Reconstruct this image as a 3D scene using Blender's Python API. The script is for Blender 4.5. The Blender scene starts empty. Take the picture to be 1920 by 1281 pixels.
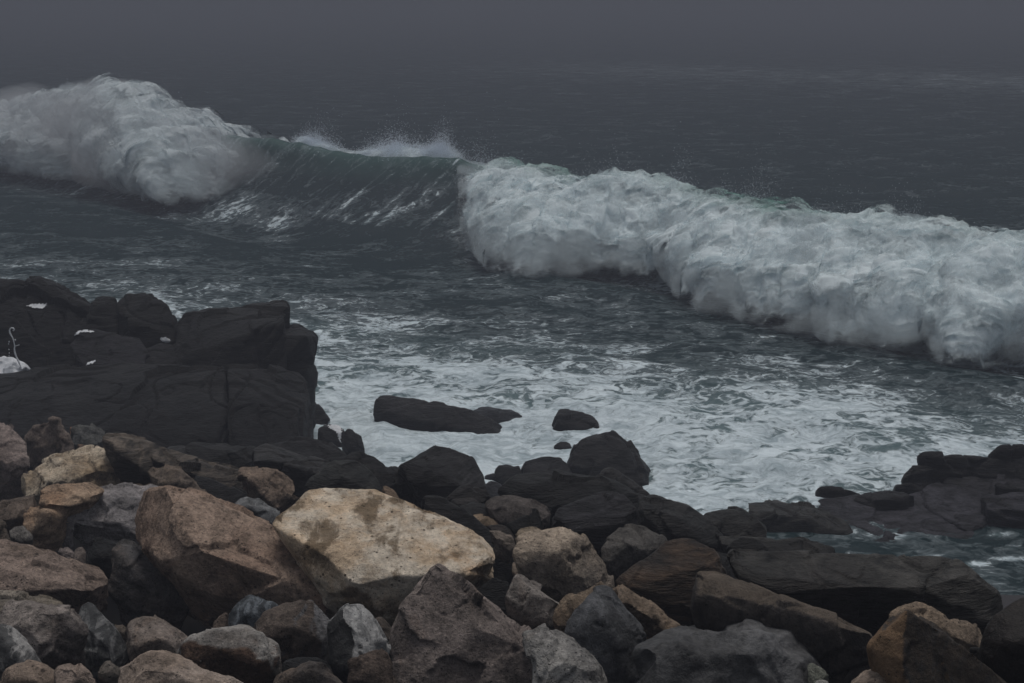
import bpy, bmesh, math, random, time, zlib
import numpy as np
from mathutils import Vector
T00 = time.time()
random.seed(7); RNG = np.random.default_rng(11)
SC = bpy.context.scene
COL = SC.collection
# ------------------------------------------------------------------ camera geometry
F = 2955.0; TILT = math.radians(12.5); CAM = np.array([0.0, 0.0, 7.0])
FW = np.array([0, math.cos(TILT), -math.sin(TILT)]); UP = np.array([0, math.sin(TILT), math.cos(TILT)]); RT = np.array([1.0, 0, 0])
def ray(px, py):
    return FW + (px-960.0)/F*RT - (py-640.5)/F*UP
def at_d(px, py, D): return CAM + D*ray(px, py)
def at_z(px, py, z):
    r = ray(px, py); return CAM + r*((z-CAM[2])/r[2])
def at_y(px, py, Y):
    r = ray(px, py); return CAM + r*(Y/r[1])
def to_px(P):
    v = P-CAM; D = v@FW
    return 960+F*(v@RT)/D, 640.5-F*(v@UP)/D
def bank_z(X, Y):
    sl = 0.19+0.22*np.clip((X-0.5)/4.5, 0, 1)
    return np.maximum(2.95-(Y-10)*sl, 0.02-(Y-18)*0.09)
# ------------------------------------------------------------------ noise
_PR = np.random.default_rng(3)
_PERM = np.tile(_PR.permutation(256), 3).astype(np.int32)
_G = _PR.normal(size=(256, 3)).astype(np.float32); _G /= np.linalg.norm(_G, axis=1)[:, None]
def perlin(p):
    p = np.asarray(p, np.float32); i = np.floor(p).astype(np.int32); f = p-i; i &= 255
    u = f*f*f*(f*(f*6-15)+10); r = 0
    for a in (0, 1):
        wa = u[:, 0] if a else 1-u[:, 0]
        for b in (0, 1):
            wb = wa*(u[:, 1] if b else 1-u[:, 1])
            hb = _PERM[_PERM[(i[:, 0]+a) & 255]+((i[:, 1]+b) & 255)]
            for c in (0, 1):
                g = _G[_PERM[hb+((i[:, 2]+c) & 255)]]
                r = r+wb*(u[:, 2] if c else 1-u[:, 2])*(g[:, 0]*(f[:, 0]-a)+g[:, 1]*(f[:, 1]-b)+g[:, 2]*(f[:, 2]-c))
    return r*1.4
def fbm(p, o=3, g=0.5):
    r = 0; a = 1.0; s = 0
    for k in range(o):
        r = r+a*perlin(p+17.3*k); s += a; a *= g; p = p*2.03
    return r/s
def billow(p, o=3):
    r = 0; a = 1.0; s = 0
    for k in range(o):
        r = r+a*(1-2.4*np.abs(perlin(p+9.1*k))); s += a; a *= 0.5; p = p*2.07
    return r/s
def sstep(a, b, x):
    t = np.clip((x-a)/(b-a), 0, 1); return t*t*(3-2*t)
# ------------------------------------------------------------------ mesh helpers
def mesh_from(name, V, Fc, mat=None, smooth=True):
    me = bpy.data.meshes.new(name)
    V = np.asarray(V, np.float32); Fc = np.asarray(Fc, np.int32)
    k = Fc.shape[1]
    me.vertices.add(len(V)); me.vertices.foreach_set('co', V.ravel())
    me.loops.add(Fc.size); me.loops.foreach_set('vertex_index', Fc.ravel())
    me.polygons.add(len(Fc)); me.polygons.foreach_set('loop_start', np.arange(0, Fc.size, k, dtype=np.int32))
    me.polygons.foreach_set('use_smooth', np.full(len(Fc), smooth))
    me.update(calc_edges=True); me.validate()
    if mat: me.materials.append(mat)
    return me
def link(name, me, label=None, cat=None, group=None, kind=None, parent=None, loc=None):
    o = bpy.data.objects.new(name, me); COL.objects.link(o)
    if loc is not None: o.location = loc
    if label: o['label'] = label
    if cat: o['category'] = cat
    if group: o['group'] = group
    if kind: o['kind'] = kind
    if parent: o.parent = parent
    return o
def attr(me, name, vals):
    a = me.attributes.new(name, 'FLOAT', 'POINT'); a.data.foreach_set('value', np.asarray(vals, np.float32))
def grid_faces(nu, nv):
    i = np.arange(nu-1)[:, None]*nv+np.arange(nv-1)[None, :]
    i = i.ravel(); return np.stack([i, i+nv, i+nv+1, i+1], 1)
def lin(c):
    return tuple(((v/255)/12.92 if v/255 <= 0.04045 else ((v/255+0.055)/1.055)**2.4) for v in c)
# ------------------------------------------------------------------ node helpers
class NT:
    def __init__(s, name):
        s.m = bpy.data.materials.new(name); s.m.use_nodes = True; s.t = s.m.node_tree; s.t.nodes.clear()
    def n(s, typ, ins=None, **kw):
        nd = s.t.nodes.new(typ)
        for k, v in kw.items(): setattr(nd, k, v)
        for k, v in (ins or {}).items(): s.set(nd.inputs[k], v)
        return nd
    def set(s, sock, v):
        if hasattr(v, 'is_output') or isinstance(v, bpy.types.NodeSocket): s.t.links.new(v, sock)
        else: sock.default_value = v
    def math(s, op, a, b=0.0, c=0.0, clamp=False):
        nd = s.n('ShaderNodeMath', operation=op, use_clamp=clamp)
        for i, v in enumerate((a, b, c)): s.set(nd.inputs[i], v)
        return nd.outputs[0]
    def vmath(s, op, a, b=None, scale=None):
        nd = s.n('ShaderNodeVectorMath', operation=op); s.set(nd.inputs[0], a)
        if b is not None: s.set(nd.inputs[1], b)
        if scale is not None: s.set(nd.inputs['Scale'], scale)
        return nd.outputs[0]
    def noise(s, vec, scale, detail=4, rough=0.55, dist=0.0, color=False):
        nd = s.n('ShaderNodeTexNoise', {'Vector': vec, 'Scale': scale, 'Detail': detail, 'Roughness': rough, 'Distortion': dist})
        return nd.outputs['Color' if color else 'Fac']
    def voro(s, vec, scale, feature='F1', out='Distance', rnd=1.0):
        return s.n('ShaderNodeTexVoronoi', {'Vector': vec, 'Scale': scale, 'Randomness': rnd}, feature=feature).outputs[out]
    def ramp(s, fac, a, b, lo=0.0, hi=1.0, smooth=True):
        nd = s.n('ShaderNodeMapRange', {'Value': fac, 'From Min': a, 'From Max': b, 'To Min': lo, 'To Max': hi}, interpolation_type='SMOOTHSTEP' if smooth else 'LINEAR')
        return nd.outputs[0]
    def mix(s, f, a, b, blend='MIX'):
        nd = s.n('ShaderNodeMix', data_type='RGBA', blend_type=blend, clamp_factor=True)
        s.set(nd.inputs[0], f)
        for i, v in ((6, a), (7, b)):
            s.set(nd.inputs[i], v if not isinstance(v, tuple) else (v+(1.0,) if len(v) == 3 else v))
        return nd.outputs[2]
    def attrib(s, name, typ='GEOMETRY', out='Fac'):
        return s.n('ShaderNodeAttribute', attribute_name=name, attribute_type=typ).outputs[out]
    def out(s, surf): s.t.links.new(surf, s.n('ShaderNodeOutputMaterial').inputs['Surface'])
    def coords(s):   # object space, shifted per object so that no two stones carry the same pattern
        tc = s.n('ShaderNodeTexCoord').outputs['Object']
        r = s.n('ShaderNodeObjectInfo').outputs['Random']
        sh = s.n('ShaderNodeCombineXYZ', {0: s.math('MULTIPLY', r, 37.0), 1: s.math('MULTIPLY', r, 91.0), 2: s.math('MULTIPLY', r, 53.0)}).outputs[0]
        return s.vmath('ADD', tc, sh)
# ------------------------------------------------------------------ stone materials (tint comes from each stone's own property)
def stone_material(name, kind):
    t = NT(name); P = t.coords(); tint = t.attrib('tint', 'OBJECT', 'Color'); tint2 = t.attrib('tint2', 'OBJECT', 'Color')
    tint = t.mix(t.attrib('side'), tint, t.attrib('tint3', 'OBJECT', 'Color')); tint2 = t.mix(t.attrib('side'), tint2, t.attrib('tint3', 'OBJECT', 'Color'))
    big = t.noise(P, 1.6, 5, 0.6); mid = t.noise(P, 6.0, 6, 0.65); fine = t.noise(P, 34.0, 5, 0.75)
    spk = t.noise(P, 75.0, 3, 0.65)
    bump_h = None
    if kind == 'granite':
        col = t.mix(t.ramp(big, 0.42, 0.68), tint, tint2)
        v = t.math('ADD', t.ramp(mid, 0.25, 0.75, 0.50, 1.42), t.math('MULTIPLY', t.math('SUBTRACT', fine, 0.5), 2.3))
        col = t.mix(1.0, col, t.n('ShaderNodeCombineXYZ', {0: v, 1: v, 2: v}).outputs[0], 'MULTIPLY')
        rust = t.math('MULTIPLY', t.ramp(t.noise(P, 2.3, 5, 0.7, 0.6), 0.56, 0.74), 0.4)
        col = t.mix(rust, col, t.mix(1.0, col, (1.18, 0.90, 0.68), 'MULTIPLY'))
        col = t.mix(t.ramp(spk, 0.60, 0.68), col, (0.012, 0.011, 0.011))
        col = t.mix(t.ramp(spk, 0.38, 0.30), col, t.mix(1.0, col, (1.7, 1.68, 1.65), 'MULTIPLY'))
        pit = t.ramp(t.voro(P, 17.0), 0.10, 0.24)
        pm = t.ramp(t.noise(P, 5.0, 2), 0.5, 0.62)
        col = t.mix(t.math('MULTIPLY', t.math('SUBTRACT', 1.0, pit), t.math('MULTIPLY', pm, 0.75)), col, (0.01, 0.009, 0.008))
        bump_h = t.math('ADD', t.math('MULTIPLY', fine, 0.9), t.math('ADD', t.math('MULTIPLY', mid, 1.3), t.math('MULTIPLY', spk, 0.35)))
        bd, rough, spec, bs = 0.024, 0.88, 0.15, 1.0
    elif kind == 'ochre':
        a = t.ramp(t.noise(P, 3.0, 7, 0.68, 0.2), 0.40, 0.60)
        col = t.mix(a, tint, tint2)
        blot = t.ramp(t.noise(t.vmath('MULTIPLY', P, (1.3, 0.75, 1)), 3.2, 6, 0.66, 0.25), 0.50, 0.62)
        col = t.mix(t.math('MULTIPLY', blot, 0.85), col, (0.13, 0.092, 0.055))
        org = t.ramp(t.noise(t.vmath('ADD', P, (5.0, 2.0, 1.0)), 1.9, 5, 0.65, 0.5), 0.55, 0.72)
        col = t.mix(t.math('MULTIPLY', org, 0.6), col, (0.36, 0.22, 0.11))
        v = t.math('ADD', t.ramp(mid, 0.25, 0.75, 0.62, 1.30), t.math('MULTIPLY', t.math('SUBTRACT', fine, 0.5), 1.5))
        col = t.mix(1.0, col, t.n('ShaderNodeCombineXYZ', {0: v, 1: v, 2: v}).outputs[0], 'MULTIPLY')
        col = t.mix(t.ramp(t.noise(P, 85.0, 2, 0.6), 0.63, 0.70), col, (0.03, 0.022, 0.016))
        pit = t.ramp(t.voro(P, 13.0), 0.07, 0.16)
        col = t.mix(t.math('MULTIPLY', t.math('SUBTRACT', 1.0, pit), 0.8), col, (0.035, 0.024, 0.015))
        bump_h = t.math('ADD', t.math('MULTIPLY', fine, 0.8), t.math('ADD', t.math('MULTIPLY', mid, 1.2), t.math('MULTIPLY', pit, 0.25)))
        bd, rough, spec, bs = 0.022, 0.88, 0.15, 1.0
    elif kind in ('dark', 'bedrock', 'smooth'):
        Q = t.vmath('MULTIPLY', P, (1.0, 1.0, 5.5))
        st = t.noise(Q, 4.0, 6, 0.65, 0.5); st2 = t.noise(t.vmath('MULTIPLY', P, (1.0, 1.0, 5.0)), 16.0, 5, 0.65)
        if kind == 'smooth': st = t.noise(P, 3.0, 6, 0.6, 0.6); st2 = t.noise(P, 22.0, 5, 0.65)
        col = t.mix(t.ramp(big, 0.42, 0.66), tint, tint2)
        v = t.math('ADD', t.ramp(st, 0.3, 0.7, *((0.7, 1.3) if kind == 'smooth' else (0.30, 1.9))), t.math('ADD', t.math('MULTIPLY', t.math('SUBTRACT', fine, 0.5), 1.6), t.math('MULTIPLY', t.math('SUBTRACT', st2, 0.5), 1.8)))
        v = t.math('MAXIMUM', t.math('MULTIPLY', v, t.ramp(t.noise(P, 0.9, 4, 0.6), 0.35, 0.68, 0.6, 1.6)), 0.06)
        col = t.mix(1.0, col, t.n('ShaderNodeCombineXYZ', {0: v, 1: v, 2: v}).outputs[0], 'MULTIPLY')
        bump_h = t.math('ADD', t.math('MULTIPLY', st2, 1.2), t.math('ADD', t.math('MULTIPLY', st, 1.8), t.math('MULTIPLY', fine, 0.5)))
        bd, rough, spec, bs = (0.012 if kind == 'smooth' else 0.030), 0.5, 0.20, 1.0
    else:   # veined: dark stone with pale scratchy veins
        Q = t.vmath('MULTIPLY', P, (2.6, 1.0, 1.2))
        st = t.noise(Q, 5.0, 7, 0.7, 1.2)
        col = t.mix(t.ramp(st, 0.47, 0.60), tint, tint2)
        v = t.math('ADD', t.ramp(mid, 0.25, 0.75, 0.6, 1.4), t.math('MULTIPLY', t.math('SUBTRACT', fine, 0.5), 1.1))
        col = t.mix(1.0, col, t.n('ShaderNodeCombineXYZ', {0: v, 1: v, 2: v}).outputs[0], 'MULTIPLY')
        col = t.mix(t.ramp(spk, 0.62, 0.70), col, (0.01, 0.01, 0.01))
        bump_h = t.math('ADD', t.math('MULTIPLY', fine, 0.8), t.math('ADD', t.math('MULTIPLY', mid, 1.0), t.math('MULTIPLY', st, 0.8)))
        bd, rough, spec, bs = 0.022, 0.8, 0.18, 1.0
    bp = t.n('ShaderNodeBump', {'Height': bump_h, 'Distance': bd, 'Strength': bs}).outputs[0]
    b = t.n('ShaderNodeBsdfPrincipled', {'Base Color': col, 'Roughness': rough, 'Specular IOR Level': spec, 'Normal': bp})
    t.out(b.outputs[0]); return t.m
MATS = {k: stone_material(k+'_stone', k) for k in ('granite', 'ochre', 'dark', 'bedrock', 'veined', 'smooth')}
EXPO = -0.55
KEXP = 0.50   # how bright a sky-lit white surface comes out; turns a picture colour into a surface colour
def albedo(c, k=1.0, sat=1.0):
    v = [x/KEXP for x in lin(c)]; q = min(1.0, 0.60/max(v)); v = [x*q for x in v]; m = sum(v)/3
    return [(m+(x-m)*sat)*k for x in v]
# ------------------------------------------------------------------ stone builder
PLANES = {'T': (0.0, -0.28, 0.96), 'F': (0.0, -0.98, 0.1), 'L': (-0.8, -0.55, 0.2), 'R': (0.8, -0.55, 0.2)}   # flat faces through one corner
def parse(s):
    return [[tuple(v if v in PLANES else float(v) for v in p.split(',')) for p in lobe.split()] for lobe in s.split('|')]
def solve_depth(px, py, lift, zfix=None):
    if zfix is not None:
        r = ray(px, py); return (zfix-CAM[2])/r[2]
    for D in np.arange(6, 45, 0.02):
        P = at_d(px, py, D)
        if P[2] <= bank_z(P[0], P[1])+lift: return D
    return 45
def hull_mesh(lobes3):
    bm = bmesh.new()
    for pts in lobes3:
        b2 = bmesh.new()
        vs = [b2.verts.new(p) for p in pts]
        r = bmesh.ops.convex_hull(b2, input=vs)
        junk = [g for g in r['geom_interior']+r['geom_unused'] if isinstance(g, bmesh.types.BMVert)]
        bmesh.ops.delete(b2, geom=list(set(junk)), context='VERTS')
        me = bpy.data.meshes.new('t'); b2.to_mesh(me); b2.free(); bm.from_mesh(me); bpy.data.meshes.remove(me)
    me = bpy.data.meshes.new('hull'); bm.to_mesh(me); bm.free(); return me
def stone_mesh(lobes3, vox, smooth, mat, seed, amp, kind, strata, D, side=None, cut=1.0):
    me = hull_mesh(lobes3); o = bpy.data.objects.new('tmp', me); COL.objects.link(o)
    m = o.modifiers.new('r', 'REMESH'); m.mode = 'VOXEL'; m.voxel_size = vox; m.use_smooth_shade = True
    m = o.modifiers.new('s', 'SMOOTH'); m.factor = 0.5; m.iterations = smooth
    dg = bpy.context.evaluated_depsgraph_get(); dg.update()
    res = bpy.data.meshes.new_from_object(o.evaluated_get(dg), depsgraph=dg)
    bpy.data.objects.remove(o); bpy.data.meshes.remove(me)
    n = len(res.vertices); V = np.empty(n*3, np.float32); res.vertices.foreach_get('co', V); V = V.reshape(-1, 3)
    N = np.empty(n*3, np.float32); res.vertices.foreach_get('normal', N); N = N.reshape(-1, 3)
    # flat broken planes shaving the corners
    rc = np.random.default_rng(seed*7+1); npl = {'granite': 8, 'veined': 9, 'ochre': 6, 'smooth': 3, 'dark': 8, 'bedrock': 3}[kind]; c0 = V.mean(0); ext0 = float(np.linalg.norm(V.max(0)-V.min(0)))
    wob = 0.012*np.stack([perlin(V*3.1+seed), perlin(V*3.1+seed+30), perlin(V*3.1+seed+60)], 1)
    for q_ in range(npl):
        nn = rc.normal(size=3); nn[2] = nn[2]*0.8+0.25; nn /= np.linalg.norm(nn); nn = nn.astype(np.float32)
        pr = (V+wob-c0)@nn; sp = np.percentile(pr, 99.5); cc = sp-cut*rc.uniform(0.006, 0.05)*min(1.0, 0.25+0.45*ext0); V = V-np.maximum(pr-cc, 0)[:, None]*nn*0.9
    res.vertices.foreach_set('co', V.astype(np.float32).ravel()); res.update()
    res.vertices.foreach_get('normal', (Nn := np.empty(n*3, np.float32))); N = Nn.reshape(-1, 3)
    sh = np.array([seed*3.71, seed*1.37, seed*2.11], np.float32); Q = V+sh
    if kind == 'smooth':   # water-worn: broad hollows between soft ridges
        d = amp*(0.10*np.abs(perlin(Q*1.6+2))-0.07*np.abs(perlin(Q*np.array([3.4, 3.4, 2.0], np.float32)+9))+0.02*fbm(Q*3.0, 2)+0.006*fbm(Q*14, 2))
    elif kind in ('dark', 'bedrock'):
        w = fbm(Q*1.1, 2)
        d = 0.032*amp*fbm(Q*2.0, 3)
        sd = np.array(strata, np.float32); c = (Q@sd)*5.0+w*1.6
        fr = c-np.floor(c); d += (0.034 if kind == 'bedrock' else 0.022)*amp*(sstep(0.0, 0.75, fr)-sstep(0.86, 1.0, fr)-0.4)*sstep(-0.15, 0.3, perlin(Q*0.9+4))
        crack = np.exp(-(perlin(Q*np.array([1.5, 1.5, 0.7], np.float32)+31)/0.022)**2)
        d -= 0.03*amp*crack*sstep(0.0, 0.25, perlin(Q*0.8+11))
        if kind == 'bedrock': d -= 0.05*amp*np.exp(-(perlin(Q*np.array([1.3, 1.3, 0.22], np.float32)+77)/0.016)**2)*sstep(-0.05, 0.2, perlin(Q*0.7+15))
        d += 0.012*amp*fbm(Q*np.array([7, 7, 16], np.float32), 2)
    else:
        b = perlin(Q*1.7); d = 0.028*amp*b+0.024*amp*(np.abs(perlin(Q*2.6+5))-0.25)
        # broken planes: terraces of a warped field leave chipped ledges
        c = (Q@np.array(strata, np.float32))*2.6+perlin(Q*1.9+8)*1.3; fr = c-np.floor(c)
        d += 0.018*amp*(sstep(0, 0.8, fr)-sstep(0.88, 1.0, fr)-0.4)*sstep(0.0, 0.35, perlin(Q*1.2+21))
        d += 0.018*amp*fbm(Q*8.0, 3, 0.6)
        crack = np.exp(-(perlin(Q*1.4+51)/0.02)**2); d -= 0.03*amp*crack*sstep(0.05, 0.3, perlin(Q*1.1+3))
    # broken faces: irregular cells, each knocked back and tilted its own way
    rr = np.random.default_rng(seed*13+5); lo, hi = V.min(0), V.max(0); ext = float(np.linalg.norm(hi-lo))
    cell = {'granite': 0.30, 'veined': 0.26, 'ochre': 0.55, 'smooth': 0.8, 'dark': 0.55, 'bedrock': 0.7}[kind]*(0.6+0.4*ext)
    ns = int(np.clip(3.0*np.prod((hi-lo)/cell+0.8), 12, 70)); S_ = lo+rr.random((ns, 3))*(hi-lo)
    Wp = V+0.10*cell*np.stack([perlin(Q*(2.2/cell)+a) for a in (0, 20, 40)], 1)+0.05*cell*np.stack([perlin(Q*(6/cell)+a) for a in (0, 20, 40)], 1)
    D2 = ((Wp[:, None, :]-S_[None].astype(np.float32))**2).sum(2); near = D2.argmin(1)
    gr = rr.normal(size=(ns, 3)).astype(np.float32)*{'granite': 0.10, 'veined': 0.08, 'ochre': 0.06, 'smooth': 0.02, 'dark': 0.06, 'bedrock': 0.035}[kind]
    lv = rr.uniform(-1, 1, ns).astype(np.float32)*{'granite': 0.014, 'veined': 0.010, 'ochre': 0.008, 'smooth': 0.002, 'dark': 0.009, 'bedrock': 0.03}[kind]*min(1.0, 0.35+0.5*ext)
    d = d+amp*(((V-S_[near].astype(np.float32))*gr[near]).sum(1)+lv[near])
    V = V+N*d[:, None]
    ctr = V.mean(0); V -= ctr
    res.vertices.foreach_set('co', V.ravel())
    res.polygons.foreach_set('use_smooth', np.ones(len(res.polygons), bool))
    res.update()
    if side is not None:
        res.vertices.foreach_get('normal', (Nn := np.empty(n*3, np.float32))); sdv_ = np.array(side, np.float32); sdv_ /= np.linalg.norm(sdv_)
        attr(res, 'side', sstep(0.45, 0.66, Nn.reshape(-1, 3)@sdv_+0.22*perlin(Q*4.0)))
    res.materials.clear(); res.materials.append(mat)
    return res, ctr
NSTONE = [0]; DS = 1.5
def stone(name, kind, tint, tint2, spec, label, cat='boulder', group=None, dD=0.0, amp=1.0, smooth=None, lift=0.3, thick=0.6, zfix=None, ref=None, D=None, parent=None, strata=None, root=True, under=0.0, foot=0.55, side=None, tint3=None, corner=None, planes=None, cut=1.0, seed=0):
    NSTONE[0] += 1; k = zlib.crc32((spec+str(seed)).encode()) % 977
    lobes = [[(p[0], p[1], p[2] if isinstance(p[2], str) else p[2]*DS) for p in l] for l in parse(spec)]; allp = [p for l in lobes for p in l]
    if D is None:
        if ref: rx, ry = ref
        else:
            xs = [p[0] for p in allp]; ys = [p[1] for p in allp]; rx, ry = (min(xs)+max(xs))/2, (min(ys)+max(ys))/2
        D = solve_depth(rx, ry, lift, zfix)+dD
    px = D/F; L3 = []
    if corner:
        A0 = at_d(corner[0], corner[1], D); pl = dict(PLANES); pl.update(planes or {})
        def depth(p):
            if not isinstance(p[2], str): return p
            nv = np.array(pl[p[2]]); r = ray(p[0], p[1]); dd = nv@(A0-CAM)/(nv@r); dd = min(max(dd, D-90*px), D+420*px)
            return (p[0], p[1], (dd-D)/px)
        lobes = [[depth(p) for p in l] for l in lobes]
    for l in lobes:
        cx = sum(p[0] for p in l)/len(l); cy = sum(p[1] for p in l)/len(l)
        w = max(p[0] for p in l)-min(p[0] for p in l); h = max(p[1] for p in l)-min(p[1] for p in l)
        dm = max(p[2] for p in l); th = thick*min(w, 1.6*h+20)
        P = [at_d(p[0], p[1], D+p[2]*px) for p in l]
        for p in l:
            P.append(at_d(cx+0.82*(p[0]-cx), cy+0.82*(p[1]-cy), D+(0.5*(p[2]+dm)+th)*px))
        if root:   # the stone's hidden foot, set back under it and down into the bank
            A = np.array(P); c = A.mean(0); zl = A[:, 2].min()
            for q in A[:len(l)]:
                b = c+(q-c)*foot; b[1] += (0.35*th*px if foot < 0.9 else 0.0); b[2] = zl-0.12-under
                P.append(b)
        L3.append(P)
    vox = max(0.011, D*0.00105)
    if smooth is None: smooth = {'granite': 1, 'ochre': 2, 'smooth': 6, 'dark': 3, 'bedrock': 2, 'veined': 1}[kind]
    if strata is None:
        rr = np.random.default_rng(k); s = rr.normal(size=3)*0.45+np.array([0.1, -0.35, 1.0]); s /= np.linalg.norm(s); strata = tuple(s)
    mesh, ctr = stone_mesh(L3, vox, smooth, MATS[kind], k, amp*(D/14.0)**0.5, kind, strata, D, side, cut)
    mesh.name = name
    o = link(name, mesh, label, cat if label else None, group, None, parent, ctr)
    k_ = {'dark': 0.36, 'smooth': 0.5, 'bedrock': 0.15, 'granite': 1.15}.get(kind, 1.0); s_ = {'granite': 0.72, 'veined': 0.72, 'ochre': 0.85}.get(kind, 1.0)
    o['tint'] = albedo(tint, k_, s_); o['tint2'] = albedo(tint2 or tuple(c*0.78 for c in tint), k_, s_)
    o['tint3'] = albedo(tint3 or tint, k_, s_)
    return o
# ------------------------------------------------------------------ the stones (picture column, picture row, depth offset)
G1 = 'granite boulders of the foreground bank'; G2 = 'dark wet boulders along the waterline'; G3 = 'rocks standing in the surf'
def gran(*a, **k): return stone('boulder', 'granite', *a, group=k.pop('group', G1), **k)
def dark(*a, **k): return stone('boulder', 'dark', *a, group=k.pop('group', G2), **k)
def vein(*a, **k): return stone('boulder', 'veined', *a, group=k.pop('group', G1), **k)
# --- upper left of the bank
gran((104, 91, 85), (84, 72, 66), "-70,780,60 0,788,50 14,800,40 50,826,30 53,849,10 50,863,-5 61,886,0 40,909,0 36,928,15 0,942,20 -70,940,10 0,850,-20 28,900,-12", 'pinkish brown boulder cut by the left picture edge beside a peaked brown block')
gran((86, 74, 66), (70, 60, 53), "50,817,F 62,803,F 100,784,F 113,798,F 117,850,F 60,886,F 54,870,F 72,900,F 111,784,R 125,803,R 145,847,R 137,890,R", 'brown peaked block with a sharp vertical edge standing behind the pale broken boulder', cut=0.5, corner=(117, 850), planes={'F': (-0.25, -0.93, 0.28), 'R': (0.82, -0.5, 0.28)}, dD=0.5)
gran((140, 126, 106), (108, 90, 66), "69,880,25 92,862,30 125,852,40 156,845,50 173,840,50 202,853,35 212,872,10 226,888,5 222,912,5 196,918,0 150,915,-5 108,915,-8 100,895,0 185,880,-12|39,917,5 50,892,20 72,881,20 104,884,10 108,905,-5 71,924,-5 42,932,0 75,905,-12", 'pale cream broken boulder with chipped jagged right end', dD=0.2, amp=1.5)
gran((88, 74, 60), (72, 58, 44), "173,842,40 200,839,50 225,849,45 252,863,40 266,881,30 292,904,10 250,925,0 205,918,0 190,870,5 230,890,0", 'brown smooth sided stone leaning behind the pale cream broken boulder', dD=0.7)
gran((120, 98, 76), (104, 78, 54), "75,922,30 90,911,40 129,906,50 167,907,50 200,917,40 160,940,15 130,944,0 73,944,0|45,963,10 58,951,15 75,949,15 132,950,20 125,965,10 112,985,5 104,995,5 83,1004,0 60,1002,0 48,995,5 85,960,-5", 'orange tan stone split in two layers by a level crack', amp=0.8)
gran((112, 106, 105), (82, 78, 78), "142,928,30 179,920,50 219,915,60 250,905,70 302,905,75 306,915,60 270,930,30 262,985,0 142,980,-3 204,990,-3 258,1000,0 117,965,10 126,950,15 208,1012,20 150,1000,20 256,1015,15|104,1001,10 117,972,5 140,975,0 140,1000,5 118,1016,10", 'grey speckled boulder tucked under the left end of the long brown slab', dD=0.35, amp=1.1)
gran((110, 91, 76), (92, 72, 58), "308,910,T 354,926,T 400,940,T 442,957,T 505,986,T 534,1001,T 585,1023,T 611,1062,T 345,995,T 380,1034,T 407,1042,T 484,1049,T 520,1054,T 271,924,L 250,974,L 258,1010,L 302,1053,F 330,1076,F 358,1086,F 407,1109,F 438,1119,F 497,1132,F 524,1136,F 609,1150,F 616,1127,F 607,1110,F", 'long brown slab boulder tilted down to the right beside the ochre boulder', cut=0.6, corner=(345, 995), planes={'T': (0.28, -0.30, 0.91), 'F': (-0.25, -0.96, 0.0), 'L': (-0.8, -0.55, 0.25)}, cat='slab', amp=0.8, lift=0.45)
stone('boulder', 'ochre', (151, 131, 107), (176, 164, 147), "526,957,T 547,931,T 563,922,T 605,916,T 651,919,T 703,920,T 734,933,T 755,940,T 780,953,T 810,963,T 850,980,T 885,995,T 912,1005,T 931,1027,T 563,990,T 640,1049,T 676,1080,T 720,1083,T 772,1086,T 864,1075,T 915,1050,T 511,983,L 540,1003,L 599,1040,L 613,1114,L 640,1112,L 682,1133,F 705,1160,F 740,1166,F 800,1160,F 893,1116,F 935,1050,40 927,1083,40", 'large flat topped ochre boulder with cream and orange patches, brightest stone of the bank', cut=0.7, corner=(676, 1080), planes={'T': (0.04, -0.22, 0.975), 'F': (0.12, -0.96, -0.2), 'L': (-0.62, -0.78, 0.1)}, group=G1, lift=0.5, amp=0.9)
gran((92, 82, 77), (76, 67, 62), "816,1049,F 797,1061,F 783,1086,F 847,1072,F 770,1118,F 745,1160,F 734,1188,F 726,1215,F 728,1232,F 893,1113,F 933,1142,F 968,1174,F 985,1184,F 1002,1203,F 1041,1255,F 1045,1268,F 740,1330,F 1050,1330,F 1010,1225,-10 900,1180,-8", 'big dark brown triangular boulder standing on end before the ochre boulder', cut=0.12, seed=1, corner=(728, 1232), planes={'F': (0.06, -0.90, 0.43)}, amp=1.35, lift=0.3)
# --- left middle and lower left
gran((98, 83, 73), (78, 64, 52), "-80,1013,T 0,1017,T 52,1022,T 79,1030,T 125,1045,T 162,1059,T 178,1070,T 200,1074,T 0,1051,T 62,1064,T 94,1078,T 150,1104,T 176,1098,T -80,1042,T 204,1088,40 204,1118,30 184,1149,F -80,1115,F 0,1112,F 125,1140,F", 'brown slab shaped boulder at the left picture edge under the orange layered stone', corner=(62, 1064), planes={'T': (0.1, -0.34, 0.93), 'F': (0.2, -0.97, 0.0)}, cat='slab', amp=0.9)
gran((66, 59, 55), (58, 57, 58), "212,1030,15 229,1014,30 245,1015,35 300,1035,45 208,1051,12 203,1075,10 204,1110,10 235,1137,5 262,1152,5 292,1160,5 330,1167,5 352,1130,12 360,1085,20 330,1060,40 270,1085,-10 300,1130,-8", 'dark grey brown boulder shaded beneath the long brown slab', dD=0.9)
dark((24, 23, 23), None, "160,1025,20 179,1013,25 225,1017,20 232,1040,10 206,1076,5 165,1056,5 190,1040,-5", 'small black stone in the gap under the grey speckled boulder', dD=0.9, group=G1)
gran((86, 76, 72), None, "106,1032,10 120,1022,15 134,1022,15 140,1040,5 122,1046,0", 'small pinkish stone wedged above the brown slab at the left', dD=0.6, cat='stone')
gran((82, 72, 66), None, "138,1040,10 146,1030,15 158,1028,15 156,1052,5 140,1050,0", 'smaller rounded stone touching the pinkish wedged stone', dD=0.6, cat='stone')
gran((96, 88, 78), (78, 70, 58), "-60,1103,35 0,1105,30 40,1109,30 90,1120,25 142,1138,15 60,1160,0 -60,1160,0", 'flat tan stone behind the beige two faced boulder at lower left', dD=0.3)
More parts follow.
